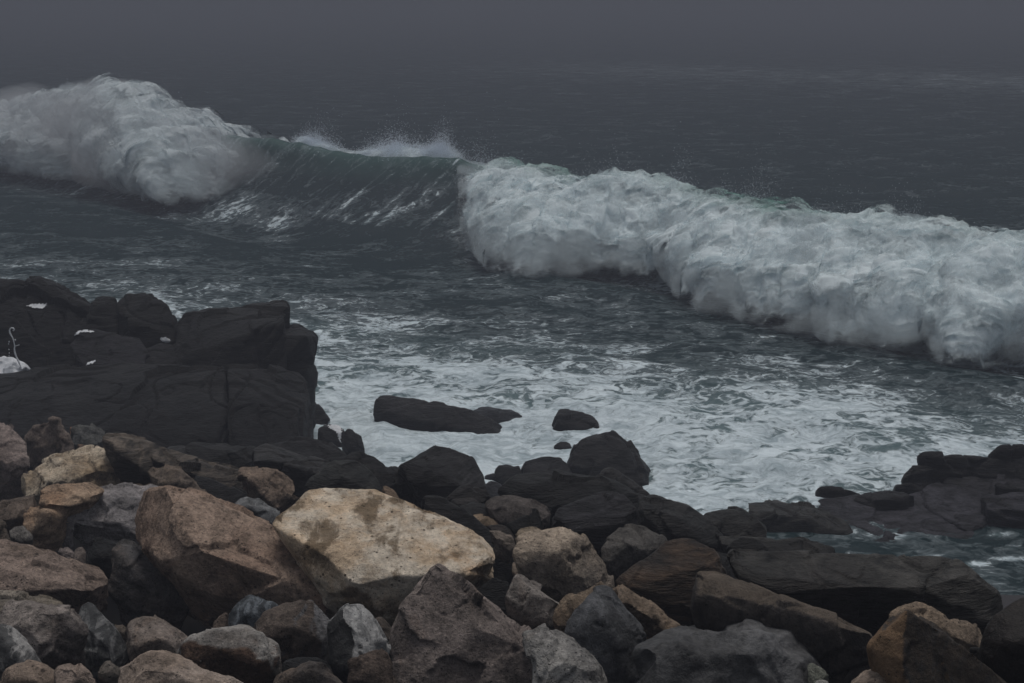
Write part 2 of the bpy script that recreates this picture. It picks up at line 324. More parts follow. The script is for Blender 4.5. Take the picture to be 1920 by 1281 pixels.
gran((104, 95, 89), (70, 64, 60), "0,1142,40 21,1128,45 52,1123,50 83,1125,50 125,1132,42 144,1140,22 165,1163,15 166,1182,15 144,1225,10 137,1240,10 100,1256,5 70,1262,5 87,1147,0 77,1165,-10 75,1205,-10 0,1185,15 10,1235,12", 'beige boulder with one pale and one dark face at the lower left', side=(0.8,-0.6,-0.2), tint3=(66, 60, 58), amp=1.0, lift=0.4)
vein((62, 62, 62), (112, 110, 108), "-60,1150,30 0,1161,25 23,1174,25 40,1195,22 65,1217,20 85,1249,15 60,1278,5 -60,1300,0 0,1192,-5 30,1228,-8", 'dark grey stone with a pale ridge in the lower left corner', lift=0.5)
vein((48, 49, 50), (86, 86, 86), "146,1143,25 159,1136,30 171,1141,30 190,1154,28 207,1168,25 229,1190,20 243,1232,15 228,1264,5 175,1268,0 138,1240,5 186,1200,-10 165,1176,-5", 'dark grey upright stone with pale veins right of the two faced boulder', dD=0.3)
gran((94, 84, 77), (80, 70, 62), "233,1182,25 243,1164,38 253,1157,42 268,1153,45 281,1156,44 298,1157,45 323,1172,38 358,1190,25 350,1245,10 250,1245,5 240,1222,5 230,1190,8 300,1190,-8 262,1200,-10", 'grey tan humped boulder in the middle of the lower left pile', dD=0.2, amp=0.8)
gran((78, 68, 58), None, "204,1165,20 220,1168,25 240,1174,25 235,1192,10 212,1184,8", 'low brown stone peeping out behind the grey tan humped boulder', dD=0.7, cat='stone')
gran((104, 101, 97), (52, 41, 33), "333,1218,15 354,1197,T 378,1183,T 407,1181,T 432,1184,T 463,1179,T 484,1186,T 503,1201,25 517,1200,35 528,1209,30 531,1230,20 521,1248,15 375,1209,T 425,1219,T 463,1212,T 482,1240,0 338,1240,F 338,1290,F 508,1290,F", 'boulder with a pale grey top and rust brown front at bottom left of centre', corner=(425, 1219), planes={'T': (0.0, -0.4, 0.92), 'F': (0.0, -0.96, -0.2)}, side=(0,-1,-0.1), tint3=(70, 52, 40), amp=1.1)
gran((120, 107, 97), (96, 82, 70), "196,1286,20 208,1263,28 233,1247,28 260,1228,32 285,1220,38 312,1225,38 333,1234,36 400,1261,30 459,1283,25 462,1340,0 190,1340,0 270,1262,-5 262,1300,-12 390,1305,-8 330,1262,0", 'large light tan boulder cut by the bottom picture edge left of centre', amp=1.1, lift=0.4, ref=(330, 1275))
gran((92, 84, 76), None, "180,1245,10 187,1236,18 195,1232,20 210,1233,20 231,1249,12 224,1262,5 198,1280,0 182,1266,0 200,1250,-5", 'small round grey brown stone left of the large light tan boulder', lift=0.5, cat='stone')
gran((100, 86, 76), None, "100,1258,12 117,1240,20 129,1236,22 142,1241,20 156,1242,18 177,1261,12 191,1282,8 180,1310,0 105,1310,0 140,1262,-6", 'small pinkish boulder at the bottom edge below the two faced boulder', lift=0.5)
gran((92, 78, 66), None, "2,1262,10 27,1249,20 52,1243,25 87,1249,22 117,1263,15 146,1284,10 140,1320,0 10,1320,0 5,1275,0 60,1275,-5", 'flat brown stone at the bottom edge in the lower left corner', lift=0.45, cat='stone')
gran((80, 66, 54), None, "-40,1262,10 0,1270,10 14,1290,0 0,1310,0 -40,1310,0", 'sliver of a brown stone in the very bottom left corner', lift=0.5, cat='stone')
gran((76, 66, 56), None, "-30,990,20 0,975,20 12,1000,10 24,1022,5 0,1030,0 -30,1030,0", 'brown wedge of stone at the left edge above the brown slab', cat='stone')
gran((78, 74, 70), None, "14,993,20 30,985,20 46,985,20 60,1010,10 40,1020,0 18,1010,5", 'small grey stone under the orange layered stone at far left', dD=0.4, cat='stone')
gran((80, 68, 58), None, "-30,950,30 0,955,25 40,933,30 70,928,30 72,945,20 45,965,5 30,985,0 -30,985,0", 'dull brown stone between the pinkish boulder and the orange layered stone', dD=0.2)
# --- centre bottom
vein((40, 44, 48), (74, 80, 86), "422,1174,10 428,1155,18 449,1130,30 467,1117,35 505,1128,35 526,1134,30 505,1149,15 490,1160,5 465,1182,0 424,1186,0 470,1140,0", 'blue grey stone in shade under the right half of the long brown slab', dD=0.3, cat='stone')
gran((82, 68, 58), None, "396,1184,5 405,1159,12 418,1149,15 428,1150,12 422,1186,0", 'thin brown stone leaning on the blue grey stone', cat='stone', dD=0.2)
gran((70, 60, 53), (54, 46, 40), "465,1180,12 480,1160,14 490,1148,18 509,1145,24 530,1132,32 567,1124,38 588,1123,28 599,1141,26 618,1163,22 613,1190,15 611,1217,8 600,1240,5 532,1242,5 480,1200,5 590,1128,20 574,1163,-8 605,1203,-2 510,1178,-4", 'dark brown angular boulder with a grey right face below the slab end', side=(0.9,-0.3,0.2), tint3=(74, 73, 74), amp=1.0, lift=0.35)
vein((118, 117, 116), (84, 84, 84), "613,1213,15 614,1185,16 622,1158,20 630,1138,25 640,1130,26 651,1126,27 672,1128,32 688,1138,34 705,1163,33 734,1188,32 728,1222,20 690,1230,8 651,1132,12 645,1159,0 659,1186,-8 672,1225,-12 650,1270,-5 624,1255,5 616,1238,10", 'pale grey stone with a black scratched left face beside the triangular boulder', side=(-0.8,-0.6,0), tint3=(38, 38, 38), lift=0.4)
gran((62, 51, 44), None, "652,1240,8 672,1231,12 703,1217,18 728,1214,18 742,1240,10 745,1310,0 655,1310,0 680,1250,-5", 'dark brown stone at the bottom edge left of the triangular boulder', ref=(700, 1262))
gran((70, 58, 48), (48, 45, 44), "545,1268,8 556,1252,16 580,1236,24 605,1247,22 630,1263,15 655,1290,8 640,1320,0 500,1320,0 503,1275,5 580,1262,-6", 'brown banded stone at the bottom edge below the dark angular boulder', ref=(580, 1275))
dark((40, 40, 41), None, "525,1246,12 545,1236,18 557,1233,20 597,1234,20 622,1253,10 610,1275,0 540,1275,0", 'low dark stone behind the brown banded stone', group=G1, cat='stone', dD=0.15)
gran((92, 88, 84), None, "512,1262,8 518,1248,12 545,1248,12 556,1252,8 540,1270,0 520,1275,0", 'small pale stone beside the brown banded stone', cat='stone', lift=0.2)
gran((62, 54, 48), None, "690,1166,20 712,1160,22 738,1185,20 735,1200,5 705,1190,5", 'dark stone showing between the scratched stone and the triangular boulder', cat='stone', dD=0.5)
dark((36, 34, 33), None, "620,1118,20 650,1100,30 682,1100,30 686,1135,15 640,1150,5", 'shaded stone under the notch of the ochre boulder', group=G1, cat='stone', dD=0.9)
# --- right of the ochre boulder
dark((33, 31, 31), (27, 26, 26), "784,945,60 802,923,72 831,936,62 864,965,50 906,990,42 927,1007,38 957,1028,22 963,1051,12 965,1082,10 950,1094,5 920,1088,5 900,1040,5 840,985,30", 'long black ridge of rock running down behind the right side of the ochre boulder', dD=0.5)
gran((116, 102, 86), (82, 74, 66), "964,1030,15 968,1018,22 981,1005,32 1000,1003,36 1020,1002,40 1041,999,46 1068,991,52 1093,1007,48 1114,1032,45 1137,1057,42 1158,1110,32 963,1044,12 968,1061,8 985,1085,8 1035,1106,5 1080,1125,0 1058,1040,-6 1085,1010,20 1110,1060,10 1100,1100,0", 'rounded tan and grey boulder right of the ochre boulder', amp=1.1, lift=0.5)
gran((88, 82, 77), (70, 64, 60), "968,1079,22 977,1078,24 1010,1097,24 1031,1109,22 1061,1126,16 1052,1136,10 1037,1163,5 1010,1166,5 958,1096,12 945,1122,5 989,1156,0 965,1140,2 1000,1112,-4 960,1165,15 1020,1190,15", 'small grey brown angular block below the rounded tan and grey boulder', lift=0.35)
gran((88, 76, 64), None, "961,1056,15 965,1050,18 978,1076,12 968,1085,5 962,1070,8", 'narrow tan chip wedged left of the rounded boulder', cat='stone', lift=0.2)
dark((26, 25, 25), None, "895,1110,20 925,1085,28 960,1090,25 955,1130,10 945,1160,5 985,1180,0 960,1185,0 920,1140,5", 'black stone deep in the gap right of the triangular boulder', group=G1, dD=0.5)
gran((86, 72, 56), (74, 64, 54), "1033,1176,0 1037,1159,6 1062,1127,15 1104,1098,25 1120,1083,32 1134,1096,30 1106,1124,12 1070,1170,0 1050,1185,0", 'orange brown slab edge leaning beside the dark peaked boulder', cat='slab', lift=0.4)
vein((50, 51, 53), (66, 67, 70), "1122,1103,40 1134,1104,42 1145,1107,40 1104,1121,25 1085,1142,16 1064,1165,10 1058,1184,5 1063,1198,8 1167,1140,42 1190,1167,40 1216,1205,35 1200,1240,20 1195,1310,10 1120,1310,0 1114,1232,0 1136,1160,-6 1148,1200,-10", 'dark blue grey peaked boulder with a faint pale vein', lift=0.35, amp=0.9)
gran((108, 105, 101), (84, 82, 80), "985,1180,40 1010,1176,46 1030,1177,46 1050,1178,45 1060,1192,42 1085,1209,38 1114,1231,32 1135,1249,24 1144,1280,12 1120,1330,0 1000,1330,0 1040,1240,-5 1085,1262,-6", 'pale grey stone right of the triangular boulder at the bottom', lift=0.4)
gran((104, 86, 66), (80, 68, 56), "1150,1087,22 1175,1102,22 1210,1123,22 1250,1150,22 1289,1179,20 1262,1192,0 1223,1160,-2 1190,1138,0 1157,1119,0 1165,1150,12 1230,1195,12", 'long tan plank shaped rock sloping down to the grey wavy boulder', cat='slab', lift=0.4)
dark((33, 32, 32), None, "1190,1150,20 1225,1165,20 1255,1188,15 1235,1200,0 1212,1205,0", 'black stone beneath the tan plank shaped rock', cat='stone', group=G1, dD=0.3)
# --- bottom right
stone('boulder', 'smooth', (74, 74, 75), (62, 62, 63), "1194,1236,25 1198,1222,30 1210,1213,36 1234,1195,46 1260,1190,52 1286,1184,57 1327,1163,70 1363,1156,76 1396,1166,72 1432,1180,62 1490,1213,47 1513,1238,38 1518,1258,30 1515,1330,10 1200,1340,10 1300,1212,10 1400,1225,-2 1330,1340,-20 1255,1250,0 1470,1300,-5", 'smooth blue grey boulder with wavy hollows at the bottom edge', group=G1, lift=0.45, ref=(1350, 1235), amp=3.2, seed=5)
vein((52, 47, 44), (40, 37, 36), "1307,1075,T 1332,1071,T 1348,1075,T 1432,1105,T 1540,1146,T 1582,1167,T 1638,1192,T 1340,1079,T 1432,1111,T 1540,1152,T 1632,1196,T 1300,1103,F 1302,1130,F 1345,1162,F 1500,1262,F 1560,1310,F 1646,1250,F 1650,1310,F", 'long dark slab with a thin tan upper edge sloping to the right', cut=0.15, corner=(1432, 1111), planes={'T': (0.12, -0.1, 0.985), 'F': (-0.12, -0.97, 0.2)}, side=(0.1,0.1,1), tint3=(66, 57, 48), cat='slab', lift=0.45, ref=(1480, 1175))
stone('boulder', 'dark', (60, 48, 38), (38, 36, 35), "1155,1090,25 1167,1076,32 1182,1066,38 1230,1036,55 1257,1016,62 1292,1006,68 1327,1022,58 1355,1044,45 1368,1072,30 1310,1080,0 1230,1085,-5 1180,1100,5 1300,1140,5 1288,1182,10 1220,1145,8", 'dark boulder mottled with rusty brown left of the wide flat slab', group=G1, lift=0.35, amp=0.9)
stone('boulder', 'dark', (70, 68, 65), (62, 59, 57), "1348,1030,T 1360,1026,T 1450,1030,T 1532,1036,T 1649,1040,T 1767,1046,T 1798,1050,T 1812,1066,T 1840,1088,T 1446,1097,T 1532,1097,T 1688,1098,T 1780,1101,T 1868,1112,55 1880,1145,45 1862,1177,35 1364,1069,50 1410,1092,20 1480,1145,F 1560,1165,F 1634,1192,F 1760,1192,F", 'wide flat topped grey slab, the largest stone on the right', cut=0.6, corner=(1532, 1097), planes={'T': (0.02, -0.14, 0.99), 'F': (0.0, -0.95, -0.3)}, cat='slab', group=G1, lift=0.45, amp=0.75)
vein((50, 42, 35), (42, 39, 37), "1701,1140,F 1760,1176,F 1832,1230,F 1870,1255,F 1907,1279,F 1697,1184,F 1697,1240,F 1900,1340,F 1720,1340,F 1668,1222,L 1652,1208,L 1645,1219,L 1685,1149,60 1666,1159,60 1639,1195,50 1626,1214,40", 'angular rust and gold rock with a sharp peak at bottom right', cut=0.3, corner=(1697, 1184), planes={'F': (0.30, -0.90, 0.32), 'L': (-0.86, -0.5, 0.1)}, side=(-0.9,-0.35,0.1), tint3=(88, 66, 42), lift=0.45)
gran((98, 82, 64), (82, 70, 58), "1670,1153,10 1693,1136,20 1720,1131,26 1741,1134,26 1780,1158,22 1765,1185,5 1690,1180,0|1760,1165,12 1800,1164,18 1845,1174,18 1845,1214,8 1820,1210,0 1780,1190,0", 'smooth tan rock between the wide flat slab and the peaked rust rock', dD=0.35, lift=0.35)
stone('boulder', 'smooth', (38, 33, 30), (32, 28, 26), "1990,1110,30 1920,1117,32 1901,1129,30 1880,1147,26 1853,1176,20 1841,1207,15 1848,1226,10 1880,1262,5 1920,1295,0 1990,1295,0 1890,1205,-10 1990,1200,-20", 'dark brown boulder cut by the right picture edge', group=G1, lift=0.4)
gran((120, 104, 88), (98, 84, 72), "1585,1284,10 1612,1268,20 1635,1257,24 1674,1239,30 1691,1239,30 1720,1249,28 1741,1248,28 1760,1259,24 1775,1284,15 1770,1330,0 1590,1330,0 1660,1272,-5", 'light beige boulder peeping up from the bottom edge at right', lift=0.4, ref=(1680, 1270))
gran((84, 86, 76), None, "1512,1240,15 1526,1240,18 1553,1257,12 1558,1274,6 1540,1290,0 1510,1280,0", 'small greenish stone right of the smooth blue grey boulder', cat='stone', lift=0.3)
gran((48, 42, 37), None, "1535,1230,20 1570,1216,25 1610,1225,20 1645,1250,15 1640,1310,0 1550,1310,0 1590,1250,-4", 'dim brown stone under the end of the long dark slab', cat='stone', lift=0.25, dD=0.2)
gran((104, 102, 98), None, "1528,1282,6 1540,1276,10 1552,1280,8 1550,1300,0 1530,1300,0", 'white pebble at the bottom edge beside the greenish stone', cat='stone', lift=0.3)
dark((40, 38, 36), None, "1292,1180,8 1298,1168,12 1312,1167,12 1316,1180,6 1300,1190,0", 'small dark pebble on top of the smooth blue grey boulder edge', cat='stone', group=G1, dD=0.2)
dark((30, 29, 29), None, "1820,1215,20 1842,1215,20 1900,1262,15 1920,1300,0 1880,1290,0", 'black stone between the peaked rust rock and the right edge boulder', cat='stone', group=G1, dD=0.3)
# --- dark middle band, left part
stone('boulder', 'dark', (74, 67, 60), (46, 42, 39), "190,822,25 194,815,32 225,815,35 267,829,38 292,833,38 304,842,35 290,872,10 272,884,0 229,855,-5 192,838,0|280,838,35 302,841,36 354,859,36 400,876,36 442,884,34 480,898,32 516,914,28 516,926,20 509,948,10 467,929,0 400,905,-5 340,882,-5 288,862,0", 'long layered slab with a pale left end sloping down towards the ochre boulder', side=(-0.5,-0.2,0.85), tint3=(104, 94, 84), cat='slab', lift=0.35, amp=1.3)
gran((98, 82, 68), (80, 66, 54), "440,886,15 453,878,25 472,876,30 495,877,32 517,891,30 536,892,28 549,903,25 555,918,20 552,926,15 538,941,10 524,957,5 500,940,-2 470,900,0", 'brown rounded stone at the right end of the layered slab', dD=0.25, lift=0.3)
vein((66, 67, 68), (90, 91, 92), "441,947,12 449,934,20 463,927,26 478,930,26 502,943,22 526,957,15 515,985,5 505,990,0 485,980,0 444,960,5 470,950,-6", 'small grey stone lying between the long brown slab and the ochre boulder', lift=0.35, cat='stone')
gran((84, 71, 58), (60, 52, 46), "275,884,20 290,874,28 306,870,32 329,877,28 342,883,32 366,907,28 412,950,20 380,960,5 290,906,5 331,880,12 345,905,-5 300,935,5", 'brown ridged stone below the layered slab at left', lift=0.35, dD=0.1)
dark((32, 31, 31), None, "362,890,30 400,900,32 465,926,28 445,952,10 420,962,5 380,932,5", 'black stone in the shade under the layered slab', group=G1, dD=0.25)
dark((42, 41, 41), None, "300,838,30 340,836,38 380,836,40 440,836,42 482,838,42 476,872,10 430,886,5 380,868,0 440,848,8", 'dark rock right behind the layered slab at the foot of the cliff')
dark((43, 42, 42), (36, 35, 35), "474,872,12 482,834,52 526,842,56 567,853,56 600,860,54 632,868,50 482,857,6 547,872,0 600,888,0 600,935,10 553,928,10 480,895,15", 'long dark boulder behind the brown rounded stone', lift=0.3)
dark((36, 35, 36), None, "490,836,20 530,828,42 560,821,52 580,821,50 601,827,45 630,843,38 650,857,30 650,875,12 560,875,0", 'low dark rock at the lower right foot of the cliff', dD=0.3)
dark((44, 44, 42), (38, 40, 37), "574,917,15 580,903,20 599,884,28 626,865,38 651,861,42 667,865,42 692,878,38 711,901,28 735,934,16 700,965,0 580,965,0 640,892,-5 690,908,-5", 'dark olive tinged boulder right behind the ochre boulder', lift=0.3)
dark((28, 27, 27), None, "645,858,25 657,850,35 676,850,38 701,856,36 722,873,30 725,920,0 690,915,0 660,880,5|715,878,28 738,874,34 767,882,32 778,905,22 784,940,10 752,938,0 725,925,0 740,895,-3", 'black twin humped boulder beside the foam left of the peaked dark boulder', lift=0.3, dD=0.3)
dark((40, 39, 40), (31, 30, 31), "745,869,40 760,863,44 806,836,62 830,838,64 854,842,62 889,857,52 904,886,42 914,924,30 829,872,15 760,880,5 825,890,0 864,912,-5 779,928,5 831,952,5 913,955,15", 'black peaked boulder with a lighter band across its front beside the foam', lift=0.3)
gran((92, 74, 56), None, "716,908,10 728,912,14 745,924,10 751,935,4 730,940,0", 'small tan stone peeping between two black boulders behind the ochre boulder', cat='stone', lift=0.25)
dark((42, 39, 38), None, "833,936,15 848,924,25 864,913,32 885,911,34 915,920,28 921,931,18 908,940,5 870,950,0 845,950,0", 'low dark brown rock in front of the peaked black boulder', lift=0.3)
dark((28, 27, 27), None, "850,958,8 866,948,18 885,941,24 910,942,24 930,952,18 934,966,10 934,980,5 906,968,0 868,966,0", 'small black block in front of the low dark brown rock', lift=0.3, cat='stone')
gran((60, 54, 51), (52, 47, 44), "905,942,25 931,931,40 964,932,42 1002,943,36 1022,953,28 1032,963,20 1030,990,10 1000,1000,0 945,985,-3 925,965,0 970,950,5", 'grey brown dome shaped boulder in the dark middle band', lift=0.3, amp=0.7)
dark((27, 26, 26), None, "948,984,8 975,970,14 1004,958,18 1012,975,12 1020,994,5 985,1000,0 960,998,0", 'black wedge shaped stone leaning on the grey brown dome shaped boulder', lift=0.3, cat='stone')
gran((92, 76, 58), None, "866,968,8 880,964,14 905,967,14 925,977,10 938,985,5 910,992,0 880,985,0", 'small tan stone beside the black ridge of rock', lift=0.25, cat='stone')
dark((48, 42, 38), None, "910,988,10 925,983,15 940,982,15 956,986,12 970,1002,5 945,1006,0 920,998,0", 'small dark stone just below the small tan stone by the ridge', lift=0.25, cat='stone')
gran((90, 78, 62), None, "966,996,10 985,992,14 1003,992,14 1034,1003,8 1010,1015,0 975,1012,0", 'low tan stone just behind the rounded tan and grey boulder', lift=0.25, cat='stone')
gran((88, 78, 68), None, "916,994,15 940,998,16 962,1004,14 966,1022,6 956,1030,0 930,1012,0", 'greyish tan stone between the black ridge and the rounded boulder', lift=0.25, cat='stone')
dark((31, 31, 31), (27, 27, 27), "934,926,15 943,901,28 952,896,32 989,886,48 1020,883,52 1062,886,52 1104,897,48 1135,905,45 1161,903,42 1182,915,38 1197,934,25 1197,950,18 1140,975,0 1031,965,0 960,942,0 1100,965,-2 990,908,5", 'long black whale backed boulder at the water edge', lift=0.3, dD=0.3)
dark((44, 43, 46), (38, 37, 39), "1027,963,T 1041,959,T 1068,955,T 1093,939,T 1131,933,T 1150,924,T 1157,924,T 1182,945,T 1199,963,T 1066,985,T 1114,978,T 1160,964,T 1029,998,25 1072,1006,F 1120,1032,F 1155,1012,F 1197,984,F", 'black boulder with a smooth bluish top in front of the whale backed boulder', corner=(1066, 985), planes={'T': (0.05, -0.3, 0.95), 'F': (0.25, -0.95, -0.05)}, lift=0.35)
dark((48, 47, 46), (40, 39, 38), "1192,957,30 1198,938,48 1223,932,56 1257,938,60 1294,950,60 1323,972,54 1342,992,46 1373,1014,40 1346,1032,10 1307,1012,5 1257,975,0 1209,955,5 1257,1022,5 1200,992,15", 'long dark boulder sloping right beside the bluish topped boulder', lift=0.3)
dark((42, 41, 41), None, "1114,892,20 1127,878,32 1145,874,36 1155,879,36 1182,897,36 1229,936,30 1205,948,5 1120,908,5", 'dark boulder with a ridged back right of the whale backed boulder', lift=0.3, dD=0.4)
gran((58, 55, 52), (50, 48, 46), "1130,1030,12 1140,1012,22 1161,992,36 1182,988,42 1209,992,42 1240,1005,36 1257,1016,30 1232,1038,10 1165,1082,5 1135,1058,5 1180,1022,-5", 'round grey boulder below the bluish topped black boulder', lift=0.3, amp=0.8)
dark((46, 45, 42), (38, 37, 35), "1400,941,52 1440,943,58 1482,946,62 1520,953,62 1540,957,62 1582,974,54 1618,995,44 1654,1036,20 1400,963,10 1438,968,0 1473,962,5 1520,982,0 1585,1000,0 1560,1045,10 1440,1005,5", 'dark tabular boulder with a stepped front behind the wide flat slab', cat='slab', lift=0.25)
dark((40, 39, 37), None, "1316,962,40 1330,957,46 1390,951,56 1404,960,42 1440,985,28 1440,1015,12 1400,1012,5 1345,1000,0 1330,976,5", 'low dark rock shelf left under the stepped tabular boulder', cat='slab', lift=0.3, dD=0.35)
dark((44, 42, 39), None, "1335,1000,30 1400,1003,36 1440,1004,40 1500,1012,36 1565,1032,30 1565,1055,0 1430,1050,0 1350,1022,0", 'flat dark rock sheet under the front of the stepped tabular boulder', cat='slab', lift=0.2)
dark((26, 26, 26), None, "1178,948,20 1192,942,26 1206,948,22 1208,990,8 1190,1000,0 1180,985,0", 'black stone wedged between the bluish topped boulder and the long sloping boulder', cat='stone', lift=0.3, dD=0.35)  # added filler: keeps this gap dark where foam showed through
dark((30, 29, 28), None, "1357,1026,5 1372,1014,10 1390,1007,14 1417,1010,12 1445,1028,5 1400,1040,0", 'small black dome of rock just behind the wide flat slab', cat='stone', lift=0.25)
dark((30, 30, 31), None, "1296,952,10 1308,945,16 1332,960,8 1320,968,0 1300,962,0", 'small black pointed stone at the foam edge', cat='stone', lift=0.15, dD=0.4)
dark((44, 44, 48), None, "1354,955,10 1362,945,15 1402,941,15 1404,956,5 1375,962,0", 'wet bluish stone at the foam edge beside the stepped tabular boulder', cat='stone', lift=0.15, dD=0.4)
dark((26, 26, 26), None, "1332,1032,20 1350,1034,25 1370,1044,22 1368,1080,5 1338,1082,0 1350,1060,-3", 'small black stone in the gap at the left end of the wide flat slab', cat='stone', lift=0.3, dD=0.2)  # added to plug the gap with dark instead of bright water
# --- rocks in the surf
S = dict(group=G3, foot=0.97, under=0.35)
dark((33, 32, 32), (29, 28, 28), "1063,847,15 1072,834,25 1092,823,34 1114,815,42 1135,808,46 1152,809,46 1161,817,32 1200,855,42 1220,882,36 1224,912,25 1184,863,5 1207,908,0 1072,868,5 1090,878,0 1114,890,0 1150,925,0 1190,940,5", 'black rock with a pointed top, tallest of those standing in the surf', zfix=0.05, ref=(1140, 905), **S)
dark((33, 32, 33), None, "975,878,15 977,870,18 985,863,24 1000,859,28 1027,858,28 1052,860,28 1064,867,24 1076,888,15 1060,900,0 975,897,0", 'rounded black rock at the foam just above the whale backed boulder', zfix=0.15, ref=(1025, 895), **S)
dark((36, 35, 36), None, "928,884,8 937,875,12 958,872,16 975,874,14 980,892,6 947,896,0", 'small low black rock left of the rounded one in the foam', zfix=0.05, ref=(950, 895), cat='rock', **S)
dark((44, 44, 48), None, "908,892,6 925,886,10 945,890,8 950,897,2 925,899,0", 'thin wet rock just breaking the foam left of the small low black rock', zfix=0.0, ref=(928, 898), cat='rock', amp=0.5, **S)
dark((44, 44, 47), None, "908,908,10 915,902,15 941,905,14 940,925,2 915,935,0", 'wet dark rock beside the right foot of the peaked black boulder', zfix=0.1, ref=(925, 925), cat='rock', **S)
dark((38, 37, 38), (34, 33, 34), "699,770,10 706,743,16 717,739,20 733,742,20 773,747,22 803,755,22 850,766,20 880,767,20 920,783,16 947,802,10 944,813,2 900,810,-4 860,802,-6 793,790,-6 733,775,-6 715,773,0|800,755,18 812,751,22 832,755,22 844,764,18 820,766,10", 'long low black rock with a squared left end in the foam', amp=0.6, zfix=0.05, ref=(820, 800), smooth=2, **S)
dark((58, 60, 65), None, "885,768,10 900,763,14 920,763,16 960,770,14 995,787,6 960,793,0 900,785,0", 'flat half drowned rock behind the long low black rock', zfix=0.0, ref=(940, 790), amp=0.6, cat='rock', **S)
dark((36, 35, 36), None, "1039,784,8 1046,776,14 1053,772,18 1080,771,20 1094,772,20 1110,777,16 1127,800,8 1122,806,0 1080,800,-3 1040,792,0", 'small rounded black rock alone in the foam at the centre', zfix=0.05, ref=(1085, 800), **S)
dark((38, 37, 37), None, "640,833,8 644,810,12 653,801,16 664,802,16 678,817,12 682,834,8 678,853,2 652,853,0 655,830,-5", 'upright oval black rock in the surf near the cliff', zfix=0.1, ref=(660, 850), **S)
dark((40, 39, 40), None, "596,803,12 612,797,16 640,800,14 650,815,6 640,832,0 606,820,0", 'low wet rock with water pouring over it left of the upright oval rock', zfix=0.1, ref=(625, 830), amp=0.6, cat='rock', **S)
dark((40, 39, 40), None, "584,757,10 597,757,14 610,770,12 621,789,6 600,795,0 584,795,0", 'dark rock at the right foot of the cliff touching the foam', zfix=0.1, ref=(600, 792), **S)
dark((52, 52, 55), None, "584,728,8 597,728,10 622,739,6 600,744,0 584,744,0", 'thin wet rock tip in the foam right of the cliff', zfix=0.0, ref=(600, 742), amp=0.5, cat='rock', **S)
dark((40, 40, 43), None, "1038,834,6 1048,829,10 1060,828,10 1074,835,4 1055,840,0", 'low black rock tip left of the pointed surf rock', zfix=0.0, ref=(1055, 838), amp=0.5, cat='rock', **S)
# --- small dark rocks behind the far left boulders
dark((52, 48, 46), None, "85,774,12 100,767,18 125,759,24 158,756,26 183,758,26 208,761,22 220,767,16 196,790,2 173,802,0 150,797,0 118,800,0", 'dark hump shaped rock behind the brown peaked block', lift=0.3, dD=0.4)
dark((62, 50, 40), (46, 42, 39), "180,802,8 208,784,16 229,763,24 246,758,28 260,762,26 268,788,18 273,800,14 273,828,4 250,832,0 195,825,0 225,800,-4", 'brown stained rock shaped like a fin at the foot of the cliff', lift=0.3, dD=0.4)
gran((62, 62, 60), None, "133,800,12 150,793,18 167,801,18 197,810,14 193,836,2 165,842,0 133,828,2", 'dull grey stone in front of the brown stained fin shaped rock', lift=0.3, dD=0.1, cat='stone')
dark((48, 46, 45), None, "-40,782,12 0,780,14 31,784,14 38,798,8 20,808,0 -40,808,0", 'dark stone in the gap above the pinkish boulder at left', lift=0.3, dD=0.4, cat='stone')
dark((44, 43, 43), None, "30,800,14 52,790,18 66,787,18 64,806,6 45,815,0 28,812,0", 'small dark stone behind the left shoulder of the peaked block', lift=0.3, dD=0.5, cat='stone')
gran((112, 72, 40), None, "129,800,8 136,795,12 140,812,6 136,822,0 130,816,0", 'small bright orange chip of stone beside the peaked brown block', lift=0.25, cat='stone')
gran((84, 66, 52), None, "139,834,12 155,831,16 174,838,14 172,850,4 148,850,0", 'small brown stone right behind the pale cream broken boulder', lift=0.25, cat='stone', dD=0.5)
# ------------------------------------------------------------------ bedrock outcrops
def outcrop(name, label, base, group=None):
    o = link(name, None, label, 'rock outcrop', group, None, None, base); o.empty_display_size = 0.2; return o
def block(par, name, tint, tint2, spec, D, label=None, **k):
    k.setdefault('cut', 0.6)
    o = stone(name, 'bedrock', tint, tint2, spec, label, D=D, parent=None, **k)
    o.parent = par; o.location = Vector(o.location)-par.location
    if 'category' in o: del o['category']
    return o
GO = 'bedrock outcrops at the edge of the sea'
BR = (33, 32, 32); BR2 = (28, 27, 28)
A = outcrop('cliff_outcrop', 'dark bedrock face with vertical cracks rising behind the bank at left', tuple(at_d(300, 830, 21.6)), GO)
block(A, 'rock_face', (40, 39, 39), (33, 32, 33), "-260,725,150 -100,735,150 0,712,165 60,700,175 130,690,190 230,676,205 300,682,205 420,690,205 422,690,130 421,760,62 420,850,0 250,855,-10 0,840,-10 -260,840,-10 200,760,70 -100,770,60", 21.6, smooth=2, amp=1.0, strata=(0.05, -0.5, 0.86), thick=0.3, under=0.6)
block(A, 'rock_face', (37, 36, 37), (31, 30, 31), "425,694,130 426,689,200 520,688,205 548,697,198 570,712,180 583,745,130 588,790,110 592,832,105 560,845,20 425,850,0 425,760,60 500,760,58 560,770,70", 21.6, smooth=2, amp=1.0, strata=(0.1, -0.5, 0.86), thick=0.6, under=0.6)
B = outcrop('blocky_outcrop', 'black blocky outcrop of squared rocks topping the left headland', tuple(at_d(450, 740, 24.4)), GO)
block(B, 'rock_block', (36, 35, 34), (30, 29, 29), "330,615,50 345,600,66 350,592,76 380,592,84 425,583,92 470,573,98 500,566,104 527,563,96 541,578,55 541,700,0 540,745,-5 400,745,-10 395,650,-5 440,633,-10 500,612,-4 532,600,0 350,662,0 328,690,0", 24.4, smooth=4, amp=0.9, under=0.8)
